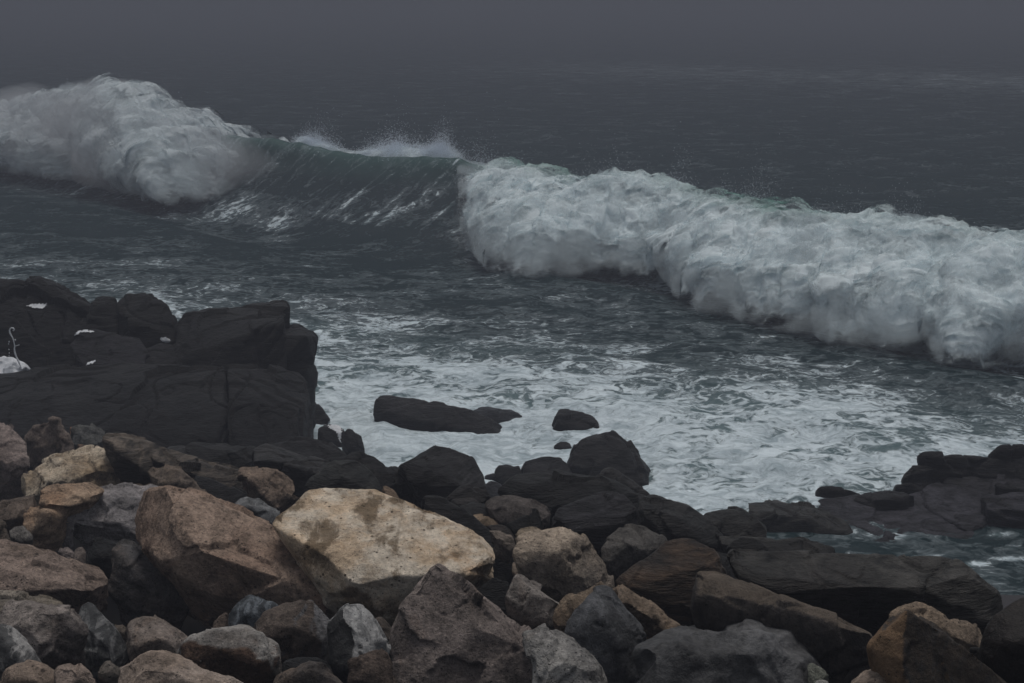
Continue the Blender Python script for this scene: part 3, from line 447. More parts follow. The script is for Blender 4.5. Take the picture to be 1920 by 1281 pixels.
block(B, 'rock_block', (36, 35, 35), BR2, "528,612,72 560,611,74 585,621,52 596,631,30 595,652,25 590,678,20 528,678,0 528,629,8 575,629,0", 24.4, smooth=3, amp=0.5, under=0.2)
block(B, 'rock_block', (33, 32, 33), BR2, "528,677,8 560,677,10 587,678,32 594,700,30 589,726,28 528,750,0 576,692,5", 24.4, smooth=3, amp=0.5, under=0.8)
block(B, 'rock_block', BR, BR2, "400,594,92 404,584,98 440,578,104 452,583,98 425,602,60", 24.4, smooth=3, amp=0.4)
C_ = outcrop('rounded_outcrop', 'black rounded outcrop with two knobs at the far left above the splash', tuple(at_d(150, 690, 25.3)), GO)
block(C_, 'rock_mass', (38, 37, 39), (31, 31, 33), "-260,545,40 -80,530,50 0,530,60 16,524,66 95,522,66 107,535,58 135,555,46 150,567,40 174,572,36 190,640,10 180,700,0 0,720,-20 -260,720,-20 60,580,22 -100,600,0", 25.3, smooth=3, amp=1.5, under=0.8)
block(C_, 'rock_knob', (36, 35, 34), BR2, "168,585,20 176,572,34 180,558,40 196,555,42 215,559,40 222,567,30 224,640,5 220,660,0 168,660,0", 25.3, smooth=3, amp=0.7, under=0.8)
block(C_, 'rock_knob', (34, 33, 32), BR2, "219,568,24 235,558,36 270,557,40 300,565,38 314,576,32 329,602,22 330,645,8 335,700,0 219,700,-5 240,600,-2 300,620,-2", 25.3, smooth=4, amp=0.9, under=0.8)
block(C_, 'rock_shelf', (50, 48, 53), (42, 41, 45), "128,646,30 150,622,46 176,618,52 262,636,48 277,660,30 272,685,5 240,694,-5 160,694,-8 135,670,5", 24.0, smooth=3, amp=0.6, under=0.5)
block(C_, 'rock_shelf', (44, 42, 44), None, "255,655,30 300,640,40 345,650,36 345,692,4 300,700,-6 262,700,-6", 24.2, smooth=3, amp=0.8, under=0.5)
# the wet ledge at the right: flat plates lying in the sea, each with its own height
def plate(par, tint, tint2, outline, h0, drop, amp=0.8, smooth=4, tilt=0.0):
    pts = [tuple(float(v) for v in p.split(',')) for p in outline.split()]
    P = []
    for p in pts:
        h = p[2] if len(p) > 2 else h0
        q = at_z(p[0], p[1], h); P.append(q); P.append(q+np.array([0, 0, -drop]))
    NSTONE[0] += 1; k = NSTONE[0]
    me, ctr = stone_mesh([P], 0.024, smooth, MATS['bedrock'], k, amp*1.25, 'bedrock', (0.12, -0.1, 0.98), 20)
    o = link('rock_plate', me, parent=par, loc=Vector(ctr)-par.location); o['tint'] = albedo(tint, 0.40); o['tint2'] = albedo(tint2, 0.45); return o
Dd = outcrop('ledge_outcrop', 'low wet black ledge of layered plates running out to sea at right', tuple(at_z(1750, 980, 0)), GO)
W1, W2 = (46, 45, 50), (39, 38, 42)
plate(Dd, W1, W2, "1480,952,0.05 1530,938,0.14 1600,930,0.2 1650,926,0.2 1700,922,0.2 1760,930,0.16 1800,960,0.12 1830,1000,0.05 1800,1030,-.02 1660,1040,-.02 1600,1010,0.0 1540,970,0.02", 0.1, 0.7)
plate(Dd, W1, W2, "1690,924,0.2 1740,912,0.26 1800,908,0.26 1850,930,0.22 1850,975,0.12 1820,1005,0.04 1770,975,0.1", 0.15, 0.7)
plate(Dd, (48, 47, 53), W2, "1840,932,0.34 1880,925,0.36 2000,918,0.36 2200,925,0.36 2200,960,0.34 1920,958,0.34 1850,950,0.34", 0.3, 0.8)
plate(Dd, (40, 39, 43), W2, "1800,968,0.06 1850,956,0.08 2200,962,0.08 2200,1010,0.0 1930,1015,-.02 1840,1015,-.02", 0.1, 0.6)
plate(Dd, BR, BR2, "1527,927,0.05 1533,916,0.25 1548,912,0.3 1570,912,0.3 1600,917,0.24 1624,925,0.12 1600,934,0.06 1560,934,0.05", 0.2, 0.6, 0.5)
plate(Dd, (40, 39, 42), BR2, "1669,922,0.1 1676,912,0.26 1690,907,0.3 1730,905,0.3 1738,920,0.2 1720,928,0.1", 0.2, 0.6, 0.5)
plate(Dd, BR, BR2, "1693,904,0.15 1695,888,0.42 1712,869,0.5 1740,868,0.5 1760,880,0.42 1750,897,0.2 1720,906,0.15", 0.4, 0.8, 0.6)
plate(Dd, (38, 37, 38), BR2, "1722,863,0.52 1728,855,0.6 1750,851,0.6 1780,854,0.6 1832,857,0.55 1870,856,0.55 1990,862,0.55 2200,870,0.55 2200,905,0.3 1920,902,0.3 1850,888,0.36 1780,885,0.36 1740,875,0.42", 0.5, 0.9)
plate(Dd, (44, 43, 47), BR2, "1750,895,0.3 1790,888,0.36 1860,892,0.34 2000,905,0.3 2200,915,0.3 2200,935,0.2 1900,930,0.2 1840,926,0.2 1780,912,0.24", 0.3, 0.8)
plate(Dd, (36, 35, 36), BR2, "1853,857,0.55 1870,843,0.7 1880,838,0.75 1920,836,0.75 2200,832,0.75 2200,868,0.5 1950,868,0.5 1890,862,0.52", 0.6, 0.9)
plate(Dd, (34, 33, 35), BR2, "1600,930,0.24 1660,918,0.32 1720,926,0.32 1690,935,0.28 1640,938,0.26", 0.2, 0.4, 0.9, 2)
plate(Dd, (38, 37, 40), BR2, "1860,905,0.4 1930,895,0.46 2200,895,0.46 2200,915,0.42 1930,918,0.4 1880,915,0.38", 0.4, 0.5, 0.9, 2)
# ------------------------------------------------------------------ the bank under the stones (ground), reaching far behind the camera
def ground():
    t = NT('wet_sand_gap_shade'); P = t.n('ShaderNodeNewGeometry').outputs['Position']
    n1 = t.noise(P, 1.3, 5, 0.6); n2 = t.noise(P, 38.0, 3, 0.6)
    c = t.mix(t.ramp(n1, 0.35, 0.65), (0.030, 0.028, 0.031), (0.040, 0.038, 0.041))
    sa = t.attrib('sand'); c = t.mix(sa, (0.008, 0.0075, 0.007), c)  # rubble coloured near black to stand for shade between the stones
    c = t.mix(t.ramp(n2, 0.62, 0.7), c, (0.012, 0.011, 0.012))
    h = t.math('ADD', t.math('MULTIPLY', n2, 0.4), n1)
    b = t.n('ShaderNodeBsdfPrincipled', {'Base Color': c, 'Roughness': 0.7, 'Specular IOR Level': t.math('MULTIPLY', sa, 0.25), 'Normal': t.n('ShaderNodeBump', {'Height': h, 'Distance': 0.02, 'Strength': 0.6}).outputs[0]})
    t.out(b.outputs[0])
    xs = np.concatenate([np.linspace(-300, -16, 20)[:-1], np.arange(-16, 16, 0.16), np.linspace(16, 300, 20)])
    ys = np.concatenate([np.linspace(-300, 4, 20)[:-1], np.arange(4, 26, 0.16), np.linspace(26, 60, 12)])
    X, Y = np.meshgrid(xs, ys, indexing='ij'); Z = bank_z(X, np.clip(Y, 2, 99))
    # pits between the stones; smooth sand on the right by the pool
    sand = sstep(4.2, 5.0, X)*sstep(15.4, 16.3, Y)
    Z = Z-1.15*(1-sand)*sstep(25.5, 18, Y)
    Z = np.where(sand > 0, Z*(1-sand)+sand*(0.06-(Y-17.7)*0.085), Z)
    Q = np.stack([X.ravel(), Y.ravel(), 0*X.ravel()], 1)
    Z = Z+(0.16*fbm(Q*1.1, 3)*(1-0.92*sand.ravel())).reshape(Z.shape)
    Z = np.where(Y > 25, Z-(Y-25)*0.25, Z)
    bz = bank_z(X, np.clip(Y, 2, 99)); Z = np.where((bz > 0.42) & (Y < 18.6), np.maximum(Z, 0.12), Z-0.9*sstep(17.2, 19.2, Y)*sstep(-3.6, -2.6, X)*(1-sand))
    V = np.stack([X.ravel(), Y.ravel(), Z.ravel()], 1)
    gm = mesh_from('ground', V, grid_faces(len(xs), len(ys)), t.m); attr(gm, 'sand', sand.ravel())
    link('ground', gm, 'dark wet sand, and rubble blackened for the shade between the stones', None, None, 'structure')
ground()
# ------------------------------------------------------------------ the sea
WPX = np.array([-1500, -400, 0, 130, 200, 300, 420, 560, 700, 860, 1000, 1160, 1300, 1500, 1700, 1900, 2300, 2900], float)
WYB = np.array([105, 84, 74, 70.5, 68.5, 65, 61.5, 58, 54.5, 51, 48, 45, 42, 37.5, 34, 31.5, 27.5, 24])          # foot of the wave, metres out
WCY = np.array([200, 185, 196, 170, 152, 214, 247, 262, 278, 283, 330, 362, 383, 422, 442, 466, 505, 560], float)  # row of the crest line
WYB = 7/np.tan(np.arctan(7/WYB)-math.radians(11.5)+TILT)   # (rows of the picture turned into metres for the camera's tilt)
_f = np.interp(WPX, [300, 560, 700, 860, 1000], [0, 2.0, 3.2, 2.6, 0]); WYB = WYB-_f   # the hollow middle has a longer, steeper face
WDY = _f+np.array([6, 6, 5.5, 5, 5, 5, 5, 5.2, 5.2, 4.6, 4, 3.8, 3.6, 3.4, 3.3, 3.2, 3, 3])                            # foot to crest, metres
_cx, _cy, _cz, _cw = [], [], [], []
for a, b, c, d in zip(WPX, WYB, WCY, WDY):
    P = at_y(a, c, b+d); _cx.append(P[0]); _cy.append(P[1]); _cz.append(P[2]); _cw.append(d)
_cx, _cy, _cz, _cw = map(np.array, (_cx, _cy, _cz, _cw))
def crest_at(X):
    return np.interp(X, _cx, _cy), np.clip(np.interp(X, _cx, _cz), 1.2, 4.2), np.interp(X, _cx, _cw)
def swell(X, Y):
    yc, H, w = crest_at(X); s = Y-yc
    H = (H-0.15)*(1+0.07*perlin(np.stack([X*0.55, 0*X, 0*X+2], 1))+0.045*perlin(np.stack([X*1.7, 0*X, 0*X+5], 1)))
    tt = np.clip(-s/w, 0, 1); front = H*(1-tt)**1.9
    back = H*np.exp(-(np.maximum(s, 0)/7.5)**1.3)
    h = np.where(s < 0, front, back)
    h = h-0.28*np.exp(-((s+w*1.15)/(w*0.5))**2)
    return h, s, w, H
def smooth_noise(X, Y, sx, sy, seed):
    c, s_ = math.cos(-0.75), math.sin(-0.75)      # wave crests run obliquely, like the breaker
    u = X*c-Y*s_*-1; u = X*c+Y*s_; v = -X*s_+Y*c
    return perlin(np.stack([u/sx, v/sy, np.full_like(u, seed)], 1))
CHX = np.array([-300, 0, 300, 600, 900, 1200, 1500, 1800, 2200], float)
CHY = np.array([470, 500, 540, 580, 620, 660, 700, 740, 780, 830, 880, 930, 990, 1080], float)
FOAM = np.array([
 [.16, .16, .16, .12, .08, .08, .10, .10, .10],
 [.26, .26, .26, .15, .14, .14, .14, .12, .12],
 [.36, .38, .40, .28, .22, .20, .20, .14, .14],
 [.42, .42, .44, .36, .30, .24, .26, .22, .22],
 [.44, .44, .44, .58, .40, .30, .28, .26, .26],
 [.44, .44, .46, .52, .50, .40, .30, .26, .26],
 [.50, .50, .50, .66, .58, .46, .42, .22, .20],
 [.50, .50, .55, .74, .66, .56, .56, .40, .35],
 [.60, .60, .60, .90, .86, .76, .68, .52, .45],
 [.60, .60, .60, .98, 1.0, .78, .72, .60, .50],
 [.60, .60, .60, .98, 1.0, .80, .78, .70, .58],
 [.50, .50, .50, .80, .82, .80, .78, .44, .40],
 [.40, .40, .40, .50, .60, .66, .42, .24, .24],
 [.40, .40, .40, .40, .40, .45, .32, .24, .24]])
def foam_density(X, Y):
    px, py = 960+F*X/(Y*FW[1]-CAM[2]*FW[2]*-1*0+7*math.sin(TILT)), None
    D = Y*math.cos(TILT)+7*math.sin(TILT); px = 960+F*X/D
    py = 640.5-F*((Y*math.sin(TILT)-7*math.cos(TILT))/D)
    ix = np.clip(np.interp(px, CHX, np.arange(len(CHX))), 0, len(CHX)-1.001); iy = np.clip(np.interp(py, CHY, np.arange(len(CHY))), 0, len(CHY)-1.001)
    a, b = ix.astype(int), iy.astype(int); fa, fb = ix-a, iy-b
    v = (FOAM[b, a]*(1-fa)+FOAM[b, a+1]*fa)*(1-fb)+(FOAM[b+1, a]*(1-fa)+FOAM[b+1, a+1]*fa)*fb
    return np.where(py < 440, 0.05, v), px, py
def sea():
    th = np.concatenate([np.radians(np.linspace(-58, -22, 130))[:-1], np.radians(np.linspace(-22, 22, 1000)), np.radians(np.linspace(22, 58, 130))[1:]])
    r = [14.0]
    while r[-1] < 1700: r.append(r[-1]*(1+(0.0019 if r[-1] < 82 else 0.012)))
    r = np.array(r); R, T = np.meshgrid(r, th, indexing='ij')
    X = (R*np.sin(T)).ravel(); Y = (R*np.cos(T)).ravel(); Rf = R.ravel()
    h, s, w, H = swell(X, Y)
    near = sstep(90, 60, Rf); n = len(X); Z = h.copy()
    far_amp = sstep(600, 60, Rf)
    Z += 0.28*smooth_noise(X, Y, 9, 3.4, 1.5)*sstep(200, 70, Rf)+0.09*smooth_noise(X, Y, 4.0, 1.5, 5.5)*sstep(150, 55, Rf)
    k = Rf < 95; q = lambda f: f[k]
    fd, px, py = foam_density(X, Y)
    fade = (1-0.6*np.clip(h/np.maximum(H, .1), 0, 1))
    chop = np.zeros(n)
    chop[k] = (0.055*smooth_noise(q(X), q(Y), 1.9, 0.8, 9.5)+0.02*smooth_noise(q(X), q(Y), 0.8, 0.36, 2.5)+0.006*smooth_noise(q(X), q(Y), 0.3, 0.16, 6.5))*q(fade)
    turb = np.zeros(n)
    turb[k] = 0.11*billow(np.stack([q(X)*0.75, q(Y)*0.62, 0*q(X)+3], 1), 4)*sstep(0.25, 0.8, q(fd))*sstep(44, 30, q(Rf))
    calm = sstep(16.0, 19.5, Y)      # the pool behind the slab lies still
    Z += (chop+turb)*near*(0.25+0.75*calm)
    # the swell draws foam lines up its face
    face = np.clip(h/np.maximum(H, .1), 0, 1); fr = (s < 0.4)
    fd = fd+0*face
    cs_, sn_ = math.cos(-0.92), math.sin(-0.92); al = X*cs_+Y*sn_; ac = -X*sn_+Y*cs_    # along the crest, across it
    ln = perlin(np.stack([al*0.55+0.12*ac, ac*0.13, 0*X+3], 1)); ln2 = perlin(np.stack([al*1.3+0.3*ac, ac*0.25, 0*X+7], 1))
    up = np.where(fr & (face > 0.02), 0.12+0.25*np.exp(-(ln/0.07)**2)*sstep(-0.3, 0.2, perlin(np.stack([al*0.3, ac*0.3, 0*X], 1)))+0.25*np.exp(-(ln2/0.08)**2), 0)
    fd = np.where(face > 0.06, np.where(fr, up, 0.06), fd)
    for bx, by, rx, ry, am in ((1675, 1014, 50, 10, .62), (1640, 1008, 25, 6, .7), (1830, 1066, 40, 7, .75), (1890, 1056, 50, 7, .7), (1740, 1048, 50, 7, .52), (1875, 1012, 45, 10, .56), (1895, 1035, 40, 8, .5), (1810, 1030, 30, 6, .5), (645, 845, 50, 30, 1.0), (1190, 880, 60, 25, .8), (1330, 935, 70, 14, .95)):
        fd = np.maximum(fd, am*np.exp(-((px-bx)/rx)**2-((py-by)/ry)**2))
    # churned water spreading ahead of the breaking foam
    ft = np.interp(px, [-600, -200, 520, 600, 830, 880, 2600], [.35, .45, .45, 0, 0, .80, .80])*np.exp(-np.maximum(-(s+w*0.9), 0)/4.0)*(s < -0.5*w)
    fd = np.maximum(fd, ft*(0.75+0.5*perlin(np.stack([X*0.5, Y*0.5, 0*X+8], 1))))
    # light band of an outer breaker lost in the mist
    yo = 150-0.45*X; ob = np.exp(-((Y-yo)/26)**2)*sstep(-25, 30, X)*sstep(140, 40, X)*(0.75+0.5*perlin(np.stack([X*0.06, Y*0.03, 0*X], 1)))
    fd = np.maximum(fd, ob*0.42)
    crest = np.where(s < 0, sstep(0.45, 1.0, face), np.exp(-np.maximum(s, 0)/0.8))*(face > 0.3)
    # a curling lip: the top of the hollow face leans forward
    lip = sstep(0.55, 1.0, face)*sstep(3.0, -0.2, s); Y2 = Y-0.9*lip*np.where(s < 0, 1, np.exp(-np.maximum(s, 0)/2.0))
    Z = np.where((bank_z(X, Y) > 0.5) & (Y < 18.6), Z-2.0, Z)     # no sea under the bank
    V = np.stack([X, Y2, Z], 1)
    t = NT('sea_water'); P = t.n('ShaderNodeNewGeometry').outputs['Position']
    dens = t.attrib('foam'); cr = t.attrib('crest'); fc = t.attrib('face')
    wv = t.noise(P, 0.9, 3, 0.6, color=True)
    Pw = t.vmath('ADD', P, t.vmath('SCALE', t.vmath('SUBTRACT', wv, (0.5, 0.5, 0.5)), scale=2.2))
    Pw = t.vmath('MULTIPLY', Pw, (0.8, 1.0, 1.0))
    # drawn-out version for the wave face
    Pf = t.vmath('MULTIPLY', Pw, (1.3, 0.55, 0.35))
    v1 = t.voro(Pw, 0.75, 'DISTANCE_TO_EDGE'); v2 = t.voro(Pw, 2.1, 'DISTANCE_TO_EDGE')
    n1 = t.noise(Pw, 0.55, 6, 0.62); n2 = t.noise(Pw, 4.2, 8, 0.68, 0.6)
    lace = t.math('MAXIMUM', t.ramp(v1, 0.20, 0.0), t.math('MULTIPLY', t.ramp(v2, 0.24, 0.0), 0.85))
    pat = t.math('ADD', t.math('MULTIPLY', n1, 0.95), t.math('ADD', t.math('MULTIPLY', n2, 0.95), t.math('ADD', t.math('MULTIPLY', lace, 0.22), -0.375)))
    thr = t.math('SUBTRACT', 1.09, t.math('MULTIPLY', dens, 0.74))
    fm = t.ramp(t.math('SUBTRACT', pat, thr), -0.08, 0.16)
    thin = t.ramp(t.math('SUBTRACT', pat, thr), -0.28, 0.0, 0.0, 0.16)   # milky water round the foam
    wcol = t.mix(t.ramp(dens, 0.35, 0.85), (0.006, 0.019, 0.022), (0.075, 0.130, 0.138))
    wcol = t.mix(cr, wcol, (0.040, 0.095, 0.085))  # crest painted paler green, for light passing through thin water
    bn = t.math('ADD', t.noise(t.vmath('MULTIPLY', P, (1.0, 1.6, 1.0)), 2.6, 6, 0.6), t.math('MULTIPLY', t.noise(P, 0.5, 3, 0.5), 1.2))
    bw = t.n('ShaderNodeBump', {'Height': bn, 'Distance': 0.10, 'Strength': t.math('MULTIPLY', t.attrib('rough'), 0.42)}).outputs[0]
    fz = t.math('MINIMUM', t.n('ShaderNodeFresnel', {'IOR': 1.33, 'Normal': bw}).outputs[0], 0.05)
    water = t.n('ShaderNodeMixShader', {0: fz, 1: t.n('ShaderNodeBsdfDiffuse', {'Color': wcol, 'Normal': bw}).outputs[0], 2: t.n('ShaderNodeBsdfGlossy', {'Color': (1, 1, 1, 1), 'Roughness': 0.25, 'Normal': bw}).outputs[0]}).outputs[0]
    bf = t.n('ShaderNodeBump', {'Height': t.math('ADD', n2, t.math('MULTIPLY', fm, 0.4)), 'Distance': 0.10, 'Strength': 0.7}).outputs[0]
    st = t.noise(t.vmath('MULTIPLY', Pw, (0.9, 1.6, 1.0)), 1.5, 6, 0.62, 0.4)
    fcol = t.mix(t.ramp(t.math('ADD', t.math('MULTIPLY', n2, 0.5), t.math('MULTIPLY', st, 0.5)), 0.36, 0.62), (0.36, 0.44, 0.48), (0.78, 0.88, 0.93))
    foam = t.n('ShaderNodeBsdfDiffuse', {'Color': fcol, 'Normal': bf}).outputs[0]
    mx = t.n('ShaderNodeMixShader', {0: t.math('MAXIMUM', fm, thin), 1: water, 2: foam}).outputs[0]
    t.out(mx)
    me = mesh_from('sea', V, grid_faces(len(r), len(th)), t.m)
    attr(me, 'foam', fd); attr(me, 'crest', crest); attr(me, 'face', face); attr(me, 'rough', sstep(170, 60, Rf)*0.9+0.1)
    link('sea', me, 'rough dark green sea streaked with white foam', None, None, 'structure')
sea()
# ------------------------------------------------------------------ white water of the breaker
def foam_material(name, white, grain):
    t = NT(name); P = t.n('ShaderNodeNewGeometry').outputs['Position']
    e = t.attrib('edge'); lay = t.attrib('lay'); grn = t.attrib('green')
    Q = t.vmath('ADD', P, t.vmath('SCALE', t.vmath('SUBTRACT', t.noise(P, 2.0, 2, 0.5, color=True), (0.5, 0.5, 0.5)), scale=0.5))
    n = t.noise(Q, 1.25*grain, 7, 0.60); f = t.noise(Q, 7.0*grain, 4, 0.75)
    v = t.math('ADD', t.math('MULTIPLY', n, 1.0), t.math('MULTIPLY', f, 0.32))     # about 0.4 .. 1.15
    a = t.math('SUBTRACT', t.math('ADD', t.math('MULTIPLY', e, 1.45), t.math('SUBTRACT', t.math('MULTIPLY', v, 2.2), 1.45)), t.math('MULTIPLY', lay, 1.15))
    al = t.ramp(a, 0.05, 0.75)
    c = t.mix(grn, white, (0.17, 0.33, 0.29))
    c = t.mix(t.ramp(n, 0.56, 0.36, 0.0, 0.45), c, (0.45, 0.53, 0.55))
    bp = t.n('ShaderNodeBump', {'Height': v, 'Distance': 0.16, 'Strength': 0.12}).outputs[0]
    d = t.n('ShaderNodeBsdfDiffuse', {'Color': c, 'Normal': bp}).outputs[0]
    tr = t.n('ShaderNodeBsdfTranslucent', {'Color': c, 'Normal': bp}).outputs[0]
    s = t.n('ShaderNodeMixShader', {0: 0.12, 1: d, 2: tr}).outputs[0]
    t.out(t.n('ShaderNodeMixShader', {0: al, 1: t.n('ShaderNodeBsdfTransparent').outputs[0], 2: s}).outputs[0])
    return t.m
def catmull(P0, n):
    P0 = np.asarray(P0, float); d = np.r_[0, np.cumsum(np.linalg.norm(np.diff(P0, axis=0), axis=1))]
    u = np.linspace(0, d[-1], n)
    out = np.stack([np.interp(u, d, P0[:, i]) for i in range(3)], 1)
    k = max(3, n//40)|1; ker = np.hanning(k+2)[1:-1]; ker /= ker.sum()
    for i in range(3):
        out[:, i] = np.convolve(np.pad(out[:, i], k//2, mode='edge'), ker, 'valid')
    return out
def white_water(name, label, crest, toe, nu, nv, bulge, billow_amp, layers, step, mat, fade_ends, spray, green=None, grain=1.0, thin=1.0, mist_t=0.42, mist_d=3.6):
    """crest: (px, py, metres behind the swell crest), toe: (px, py) on the water; a rolling mass between them."""
    C = []
    for px_, py_, off in crest:
        yc = np.interp(px_, WPX, WYB+WDY); C.append(at_y(px_, py_, yc+off))
    T = [at_z(q[0], q[1], 0.08) if len(q) == 2 else at_y(q[0], q[1], np.interp(q[0], WPX, WYB+WDY)-q[2]) for q in toe]
    # match both lines by how far along they are in x
    C = catmull(C, nu); T = catmull(T, nu)
    if len(toe[0]) == 2:   # ragged tongues running out on to the water
        w_ = (1.0*perlin(T*0.8+3)+0.5*perlin(T*2.2+9))*(1.0 if thin == 1.0 and nu > 600 else 0.35); dT = (T-C)*np.array([1, 1, 0]); dT /= np.linalg.norm(dT, axis=1)[:, None]; T = T+dT*w_[:, None]
    v = np.linspace(0, 1, nv)[None, :, None]
    Cc, Tt = C[:, None, :], T[:, None, :]
    d = Tt-Cc; flat = d*np.array([1, 1, 0.0])
    P0 = Cc-flat*0.10+np.array([0, 0, -0.35]); P1 = Cc+flat*0.18+np.array([0, 0, 0.22]); P2 = Cc+flat*0.62+d*np.array([0, 0, 0.60])+np.array([0, 0, bulge]); P3 = Tt
    S = (1-v)**3*P0+3*(1-v)**2*v*P1+3*(1-v)*v*v*P2+v**3*P3
    du = np.gradient(S, axis=0); dv = np.gradient(S, axis=1); N = np.cross(dv, du); N /= np.linalg.norm(N, axis=2, keepdims=True)+1e-9
    if N[..., 2].mean() < 0: N = -N
    uu = np.linspace(0, 1, nu)[:, None]; vv = np.linspace(0, 1, nv)[None, :]
    e = np.minimum(1, np.minimum(sstep(0, 0.16, vv)*np.ones_like(uu), sstep(1.0, 0.80, vv)*np.ones_like(uu)))
    e = e*(sstep(0, fade_ends[0], uu) if fade_ends[0] else 1)*(sstep(1, 1-fade_ends[1], uu) if fade_ends[1] else 1)
    flatS = S.reshape(-1, 3)
    b = 0.60*billow(flatS*0.7+3, 4)+0.32*billow(flatS*2.1+7, 3)+0.95*perlin(flatS*0.34+1)
    b = b.reshape(nu, nv)*np.minimum(1, e*1.3)
    V, Fc, E, L, Gn = [], [], [], [], []
    gf = grid_faces(nu, nv)
    for k in range(layers):
        off = billow_amp*b+step*k*(0.7+0.5*perlin(flatS*1.1+5*k).reshape(nu, nv))
        Q = S+N*off[..., None]+np.array([0, 0, 0.35])*(step*k)
        V.append(Q.reshape(-1, 3)); Fc.append(gf+k*nu*nv); E.append(e.ravel()*thin); L.append(np.full(nu*nv, k/max(1, layers-1))); 
        g = np.zeros((nu, nv))
        if green is not None:
            pxs = 960+F*(S[..., 0])/((S-CAM)@FW)
            g = np.interp(pxs, [p for p, _ in green], [q for _, q in green])*sstep(0.50, 0.12, vv)*np.ones_like(uu)*(1.0+0.8*perlin(flatS*0.9+60).reshape(nu, nv))
        Gn.append(g.ravel())
    me = mesh_from(name, np.concatenate(V), np.concatenate(Fc), mat)
    attr(me, 'edge', np.concatenate(E)); attr(me, 'lay', np.concatenate(L)); attr(me, 'green', np.concatenate(Gn))
    o = link(name, me, label, 'breaking wave', 'white water of the breaking wave', 'stuff')
    # a veil of fine spray clinging to the mass: thin closed layer of drifting droplets
    th = mist_t*(0.55+0.9*np.clip(0.5+fbm(flatS*0.6+70, 3), 0, 1.3)).reshape(nu, nv)*np.sqrt(np.clip(np.minimum(vv/0.16, (1-vv)/0.10), 0, 1))*np.ones_like(uu)*np.sqrt(np.clip(np.minimum((uu+0.002)/max(fade_ends[0], 0.02), (1.002-uu)/max(fade_ends[1], 0.02)), 0, 1))
    out = S+N*(0.5*billow_amp*b)[..., None]; hz = d/np.linalg.norm(d*np.array([1, 1, 0]), axis=2, keepdims=True)*np.array([1, 1, 0])
    out = out+hz*(0.45*sstep(0.55, 1.0, vv)*np.ones_like(uu))[..., None]
    Oa = out+(N*0.8+np.array([0, 0, 0.35]))*th[..., None]; Ib = out-N*(0.25*th)[..., None]
    Oa[..., 2] = np.maximum(Oa[..., 2], 0.05); st2 = (slice(None, None, 6), slice(None, None, 4))
    Oa, Ib = Oa[st2], Ib[st2]; a_, c_ = Oa.shape[:2]; g1 = grid_faces(a_, c_); g2 = grid_faces(a_, c_)[:, ::-1]+a_*c_
    rim = [i*c_ for i in range(a_)]+[(a_-1)*c_+j for j in range(1, c_)]+[i*c_+c_-1 for i in range(a_-2, -1, -1)]+[j for j in range(c_-2, 0, -1)]
    side_ = [(rim[q], rim[(q+1) % len(rim)], rim[(q+1) % len(rim)]+a_*c_, rim[q]+a_*c_) for q in range(len(rim))]
    mm = mesh_from('spray_veil', np.concatenate([Oa.reshape(-1, 3), Ib.reshape(-1, 3)]), np.concatenate([g1, g2, np.array(side_)]), None)
    bm = bmesh.new(); bm.from_mesh(mm); bmesh.ops.recalc_face_normals(bm, faces=bm.faces); bm.to_mesh(mm); bm.free()
    vm = bpy.data.materials.new('spray_veil'); vm.use_nodes = True; vm.node_tree.nodes.clear(); pv = vm.node_tree.nodes.new('ShaderNodeVolumePrincipled')
    pv.inputs['Color'].default_value = (0.82, 0.91, 0.95, 1); pv.inputs['Density'].default_value = 0.0
    vn = vm.node_tree.nodes; vl = vm.node_tree.links.new
    gp = vn.new('ShaderNodeNewGeometry'); tn = vn.new('ShaderNodeTexNoise'); tn.inputs['Scale'].default_value = 1.15; tn.inputs['Detail'].default_value = 5; tn.inputs['Roughness'].default_value = 0.62; tn.inputs['Distortion'].default_value = 0.6
    mr = vn.new('ShaderNodeMapRange'); mr.inputs['From Min'].default_value = 0.44; mr.inputs['From Max'].default_value = 0.72; mr.inputs['To Max'].default_value = mist_d
    vl(gp.outputs['Position'], tn.inputs['Vector']); vl(tn.outputs['Fac'], mr.inputs['Value']); vl(mr.outputs[0], pv.inputs['Density'])
    vm.node_tree.links.new(pv.outputs[0], vm.node_tree.nodes.new('ShaderNodeOutputMaterial').inputs['Volume']); mm.materials.append(vm)
    link('spray_veil', mm, None, None, None, 'stuff', o)
    # loose spray: small flecks thrown off the mass
    nS = spray; iu = RNG.integers(0, nu, nS); iv = (np.clip(RNG.beta(1.1, 1.6, nS), 0, 0.999)*nv).astype(int)
    base = S[iu, iv]+N[iu, iv]*(billow_amp*b[iu, iv])[:, None]
    cl = np.clip(0.5+1.1*fbm(base*0.55+40, 3), 0.02, 1.2)
    keep = RNG.random(nS) < np.clip(e[iu, iv]*1.2+0.1, 0, 1)*np.clip(cl*1.3, 0, 1)
    base, iu, iv, cl = base[keep], iu[keep], iv[keep], cl[keep]
    hgt = RNG.exponential(0.13, len(base))*cl*cl*2.0
    pos = base+N[iu, iv]*hgt[:, None]*0.6+np.array([0.05, 0.10, 1.0])*(hgt*np.where(iv < nv*0.3, 1.0, 0.35))[:, None]+RNG.normal(size=(len(base), 3))*0.05
    Dp = (pos-CAM)@FW; sz = Dp*0.00024*RNG.uniform(0.5, 1.5, len(base))
    a = RNG.normal(size=(len(base), 3)); a /= np.linalg.norm(a, axis=1)[:, None]; c2 = np.cross(a, RNG.normal(size=a.shape)); c2 /= np.linalg.norm(c2, axis=1)[:, None]
    tri = np.stack([pos+a*sz[:, None], pos-0.5*a*sz[:, None]+0.87*c2*sz[:, None], pos-0.5*a*sz[:, None]-0.87*c2*sz[:, None]], 1).reshape(-1, 3)
    ms = mesh_from('spray', tri, np.arange(len(tri)).reshape(-1, 3), SPRAY, False)
    link('spray', ms, None, None, None, 'stuff', o)
    return o
t = NT('spray_drops')
